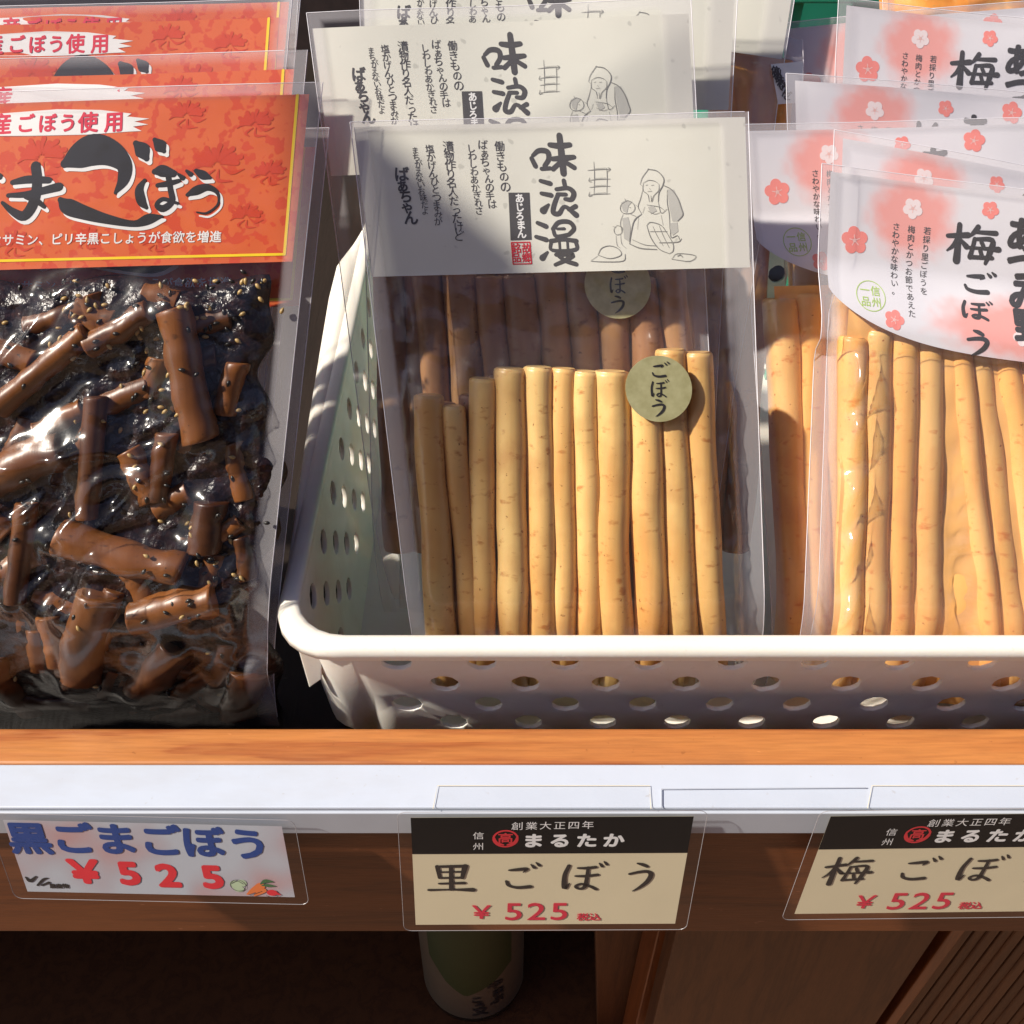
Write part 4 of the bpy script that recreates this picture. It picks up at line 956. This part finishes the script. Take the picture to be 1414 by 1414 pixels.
# ---------------------------------------------------------------- price tags
def tag_frame(TL, TR, BL, y0=-.003, y1=-.012):
    A, B = hity(*TL, y0), hity(*TR, y0); C_ = hity(*BL, y1); return Frame(A, B, C_)
def sleeve_part(fr, t_, m_=.0045, flap=None, top=.0035):
    W, L = fr.W, fr.L; r = .003; pts_ = []
    for cx, cy, a0 in ((W+m_-r, -top+r, -90), (W+m_-r, L+.0015+m_*.3-r, 0), (-m_+r, L+.0015+m_*.3-r, 90), (-m_+r, -top+r, 180)):
        for k in range(6): a = math.radians(a0+18*k); pts_.append((cx+r*math.cos(a), cy+r*math.sin(a)))
    V = [fr.pt(u, v, .0006) for u, v in pts_]
    s = mesh('clear_sleeve', V, [tuple(range(len(V)))], M['sleeve'], t_)
    MB().tube([V[i % len(V)] for i in range(len(V)+1)], .00011, 5, False).build('sleeve_edge', M['sedge'], s)
    if flap:
        (x0, x1, ya, yb) = flap; P = [hitz(x0, yb, .0010), hitz(x1, yb, .0010), hitz(x1-2, ya, .0010), hitz(x0+6, ya, .0010)]
        f_ = mesh('tape_flap', P, [(0, 1, 2, 3)], M['sleeve'], t_)
        MB().tube([P[0], P[3], P[2], P[1]], .00012, 5, False).build('flap_edge', M['tagcream'], f_)
def shop_tag(label, fr, name, flap):
    t_ = empty('price_tag', label, 'price tag', 'printed price tags with black band'); W, L = fr.W, fr.L
    X = lambda px: (px-567)/391*W; Y = lambda py: (py-1129)/147*L; mm = W/391
    card = sheet('tag_card', fr, None, M['tagcream'], t_, 0, 12, 6, 0, W, 0, L)
    decal('black_band', fr, [poly([(0, 0), (W, 0), (W, Y(1176)), (0, Y(1176))])], M['tagblack'], card, .00010)
    wt = column('創業大正四年', (X(715), Y(1140)), (X(813), Y(1139)), 17*mm, 0)+[G('信', X(661), Y(1152), 16*mm), G('州', X(661), Y(1166), 16*mm)]
    wt += column('まるたか', (X(738), Y(1159)), (X(851), Y(1159)), 30*mm, .045)
    decal('band_lettering', fr, wt, M['white'], card, .00022)
    cx, cy = X(699), Y(1156)
    cr = [ring(cx, cy, 17*mm, 3*mm), G('高', cx, cy-1*mm, 22*mm, 0, .02)]+[stroke([(cx+s_*17*mm, cy-6*mm, 2*mm), (cx+s_*13*mm, cy+8*mm, 5*mm), (cx+s_*3*mm, cy+13*mm, 3*mm)]) for s_ in (-1, 1)]
    decal('crest', fr, cr, M['redink'], card, .00022)
    it = []
    for ch, x, w_ in zip(name, (586, 690, 778, 866), (70, 60, 66, 62)):
        it += BK(ch, X(x), Y(1187), w_*mm, 42*mm*L/(147*mm), 1.45)
    decal('name_lettering', fr, it, M['ink'], card, .00022)
    px = [G('￥', X(666), Y(1257), 42*mm, 0, .02), G('5', X(714), Y(1256), 56*mm, 0, .012, 1.05), G('2', X(748), Y(1256), 56*mm, 0, .012, 1.05), G('5', X(782), Y(1256), 56*mm, 0, .012, 1.05), G('税', X(818), Y(1265), 18*mm, 0, .03), G('込', X(836), Y(1265), 18*mm, 0, .03)]
    decal('price_lettering', fr, px, M['crimson'], card, .00022)
    sleeve_part(fr, t_, .0045, flap); return t_
shop_tag('price tag hanging under the middle of the basket with black band and 里ごぼう', tag_frame((567, 1129), (958, 1127), (574, 1277)), '里ごぼう', (598, 899, 1085, 1117))
shop_tag('price tag reading 梅ごぼう under the plum packs, cut by the right edge', tag_frame((1147, 1127), (1538, 1122), (1097, 1262), -.003, -.010), '梅ごぼう', (1198, 1500, 1085, 1116))
t_ = empty('price_tag', 'pink and white price tag with blue lettering 黒ごまごぼう under the sesame packs', 'price tag')
fr = tag_frame((4, 1132), (389, 1141), (38, 1231), -.003, -.012); W, L = fr.W, fr.L; mm = W/385
card = sheet('tag_card', fr, None, M['tagpink'], t_, 0, 12, 6, 0, W, 0, L)
q = fr.uv
it, sh = [], []
for ch, x, y in (('黒', 40, 1158), ('ご', 101, 1158), ('ま', 160, 1159), ('ご', 222, 1161), ('ぼ', 281, 1163), ('う', 343, 1166)):
    it.append(G(ch, *q(x, y), 60*mm, 0, .04))
decal('name_lettering', fr, it, M['blue'], card, .00018)
decal('price_lettering', fr, [G(c_, *q(x, y), 58*mm, 0, .05, 1.1) for c_, x, y in (('￥', 117, 1203), ('5', 178, 1205), ('2', 232, 1208), ('5', 293, 1210))], M['redink'], card, .00018)
lg = [stroke([(*q(x, y), w_*mm) for x, y, w_ in st]) for st in ([(36, 1211, 3), (42, 1216, 6), (50, 1210, 3)], [(52, 1222, 3), (60, 1214, 4), (66, 1212, 2)], [(58, 1222, 3), (68, 1218, 4)])]+[G(c_, *q(x, 1223), 9*mm, 0, .06) for c_, x in (('農', 73), ('産', 82), ('物', 91))]
decal('shop_logo', fr, lg, M['ink'], card, .00018)
Q = lambda pts_: [(*q(x, y), w_*mm) for x, y, w_ in pts_]
decal('cabbage_print', fr, [circ(*q(325, 1221), 8*mm, 14, 8*mm), circ(*q(334, 1219), 7*mm, 14, 7*mm), circ(*q(330, 1227), 8*mm, 14, 6*mm)], M['cabbage'], card, .00016)
decal('carrot_print', fr, [stroke(Q([(342, 1234, 3), (350, 1229, 9), (360, 1223, 13)])), stroke(Q([(352, 1236, 3), (358, 1232, 8), (364, 1229, 9)]))], M['carrot'], card, .00020)
decal('leaf_print', fr, [stroke(Q([(360, 1220, 2), (367, 1216, 7), (377, 1217, 2)])), stroke(Q([(362, 1222, 2), (370, 1222, 6), (380, 1223, 2)]))], M['leafgreen'], card, .00024)
decal('radish_print', fr, [circ(*q(376, 1232), 8*mm, 14, 6*mm), stroke(Q([(382, 1233, 5), (388, 1235, 1)]))], M['redink'], card, .00028)
decal('outline_print', fr, [ring(*q(329, 1222), 11*mm, .7*mm), stroke(Q([(320, 1219, .8), (328, 1216, .8), (336, 1220, .8)])), stroke(Q([(346, 1236, .7), (362, 1230, .7)])), stroke(Q([(368, 1236, .7), (378, 1239, .7), (386, 1236, .7)]))], M['ink'], card, .00032)
sleeve_part(fr, t_, .0050, None)

# ---------------------------------------------------------------- bottle on the lower shelf
bt = empty('sake_bottle', 'dark glass bottle with cream and green label standing in the dark cabinet', 'bottle')
bc = hitz(655, 1345, -.487); bc.z = -.487; BR = .0385
bt.location = bc
def lathe(prof_, n=48):
    V, Fc = [], []
    for r, z in prof_:
        for k in range(n): V.append((r*math.cos(2*math.pi*k/n), r*math.sin(2*math.pi*k/n), z))
    for i in range(len(prof_)-1):
        for k in range(n): Fc.append((i*n+k, i*n+(k+1) % n, (i+1)*n+(k+1) % n, (i+1)*n+k))
    return V, Fc
V, Fc = lathe([(.0, .001), (.034, .0), (BR-.001, .003), (BR, .008), (BR, .175), (.033, .20), (.016, .235), (.014, .285), (.015, .29), (.015, .30), (0, .30)])
mesh('bottle_body', V, Fc, M['bottle'], bt, True)
V, Fc = lathe([(.0155, .286), (.0162, .287), (.0162, .304), (0, .305)]); mesh('bottle_cap', V, Fc, M['white'], bt, True)
def cyl(u, z, h=.0): a = -math.pi/2+u/BR; return ((BR+h)*math.cos(a), (BR+h)*math.sin(a), z)
V, Fc = [], []
for j in range(2):
    for i in range(33): V.append(cyl(-.052+.104*i/32, .012+.158*j, .0003))
Fc = [(i, i+1, 34+i, 33+i) for i in range(32)]
lb = mesh('bottle_label', V, Fc, M['labelpaper'], bt, True)
pg = [(-.030, .112), (-.032, .090), (-.022, .074), (-.020, .068), (-.010, .056), (-.004, .050), (.006, .058), (.018, .068), (.030, .080), (.034, .112)]
low = pg[1:-1]; V = []
for i in range(25):
    u = -.032+.064*i/24; z = np.interp(u, [a for a, _ in low], [b for _, b in low]); V += [cyl(u, float(z), .0006), cyl(u, .150, .0006)]
mesh('label_print', V, [(2*i, 2*i+2, 2*i+3, 2*i+1) for i in range(24)], M['labelgreen'], lb)
V, Fc = [], []
for ch, u, z, s in (('や', .018, .060, .013), ('ま', .020, .047, .012), ('ぶ', .019, .035, .011), ('こ', .004, .044, .010), ('う', .006, .034, .010), ('又', .006, .024, .012)):
    vs, fs = G(ch, u, -z, s, 0, .05); n = len(V); V += [cyl(p_[0], -p_[1], .0009+(p_[2] if len(p_) > 2 else 0)) for p_ in vs]; Fc += [tuple(n+i for i in f) for f in fs]
mesh('label_lettering', V, Fc, M['ink'], lb)

# ---------------------------------------------------------------- things behind the basket
cr = empty('green_crate', 'green plastic crate standing behind the plum packs', 'crate')
C0 = hit(1075, 40, .16); cy0 = C0.y; cz = C0.z+.012
for i in range(9):
    x = C0.x-.01+i*.036
    MB().prism([Vector((x, cy0, -.04)), Vector((x+.010, cy0, -.04)), Vector((x+.020, cy0, cz)), Vector((x+.008, cy0, cz))], (0, .004, 0)).build('slat', M['green'], cr)
bx('crate_rim', (C0.x-.02, cy0-.003, cz), (C0.x+.32, cy0+.006, cz+.014), M['green'], cr, .001)
bx('crate_back', (C0.x-.02, cy0+.20, -.04), (C0.x+.32, cy0+.204, cz), M['green'], cr)
bx('crate_side', (C0.x-.02, cy0+.007, -.04), (C0.x-.016, cy0+.199, cz), M['green'], cr)
def pillow(name, label, TL, TR, BL, b, mat, cat, lab=None, group=None):
    t_ = empty(name, label, cat, group); fr = Frame(hit(*TL, b), hit(*TR, b), hit(*BL, b)); n = 30; V = []
    for j in range(n+1):
        for i in range(n+1):
            a, c_ = i/n, j/n; e = (min(1, 6*min(a, 1-a, c_, 1-c_)))**.5
            V.append(fr.pt(a*fr.W, c_*fr.L, -.006+.012*e+.003*e*noise.noise(Vector((a*7, c_*7, b*99)))))
    mesh('pickles', V, [(j*(n+1)+i, j*(n+1)+i+1, (j+1)*(n+1)+i+1, (j+1)*(n+1)+i) for j in range(n) for i in range(n)], mat, t_, True)
    caps = [(fr.W*.15, fr.L*.1, fr.W*.85, fr.L*.1, .008, 0), (fr.W*.5, fr.L*.1, fr.W*.5, fr.L*.9, .008, 0)]
    film(fr, t_, caps, -.006, fr.L, res=.003, seed=int(b*1000), wr=2.5)
    return t_, fr
t1, fr = pillow('pickle_pouch', 'clear pouch of orange pickles with small white label behind the cream packs', (985, 62), (1102, 78), (975, 330), .068, M['amber'], 'pouch')
P = [fr.uv(1056, 95), fr.uv(1100, 91), fr.uv(1100, 146), fr.uv(1066, 149)]
fr.disp = lambda u, v: 0
lbm = decal('white_label', fr, [poly(P)], M['white'], t1, .0100)
decal('label_lettering', fr, column('信州の味わいりんご', fr.uv(1062, 104), fr.uv(1078, 138), .0035, .03), M['softink'], lbm, .0104)
pillow('pickle_bag', 'large clear bag of orange brown pickles in the crate at top right', (1215, -90), (1480, -100), (1225, 70), .120, M['amber'], 'bag')

# unseen board added upper left, cut to cast the shadow across the cream pack
sp = [hit(482, 150), hit(748, 372), hit(694, 905), hit(566, 905)]
c0 = sum((p_ for p_ in sp), Vector())/4
A_ = [(p_-c0)-SUN*((p_-c0).dot(SUN)) for p_ in sp]
sb = empty('shadow_board', 'unseen wooden board added high at the left to cast the shadow on the cream pack', 'shadow caster')
mb = MB(); mb.prism([c0+SUN*.56+a for a in A_], SUN*.012); mb.build('board', M['cabin'], sb)
top_ = (c0+SUN*.56+A_[0]); MB().tube([top_, Vector((top_.x, top_.y, 1.45))], .002, 8).build('cord', M['dark'], sb)
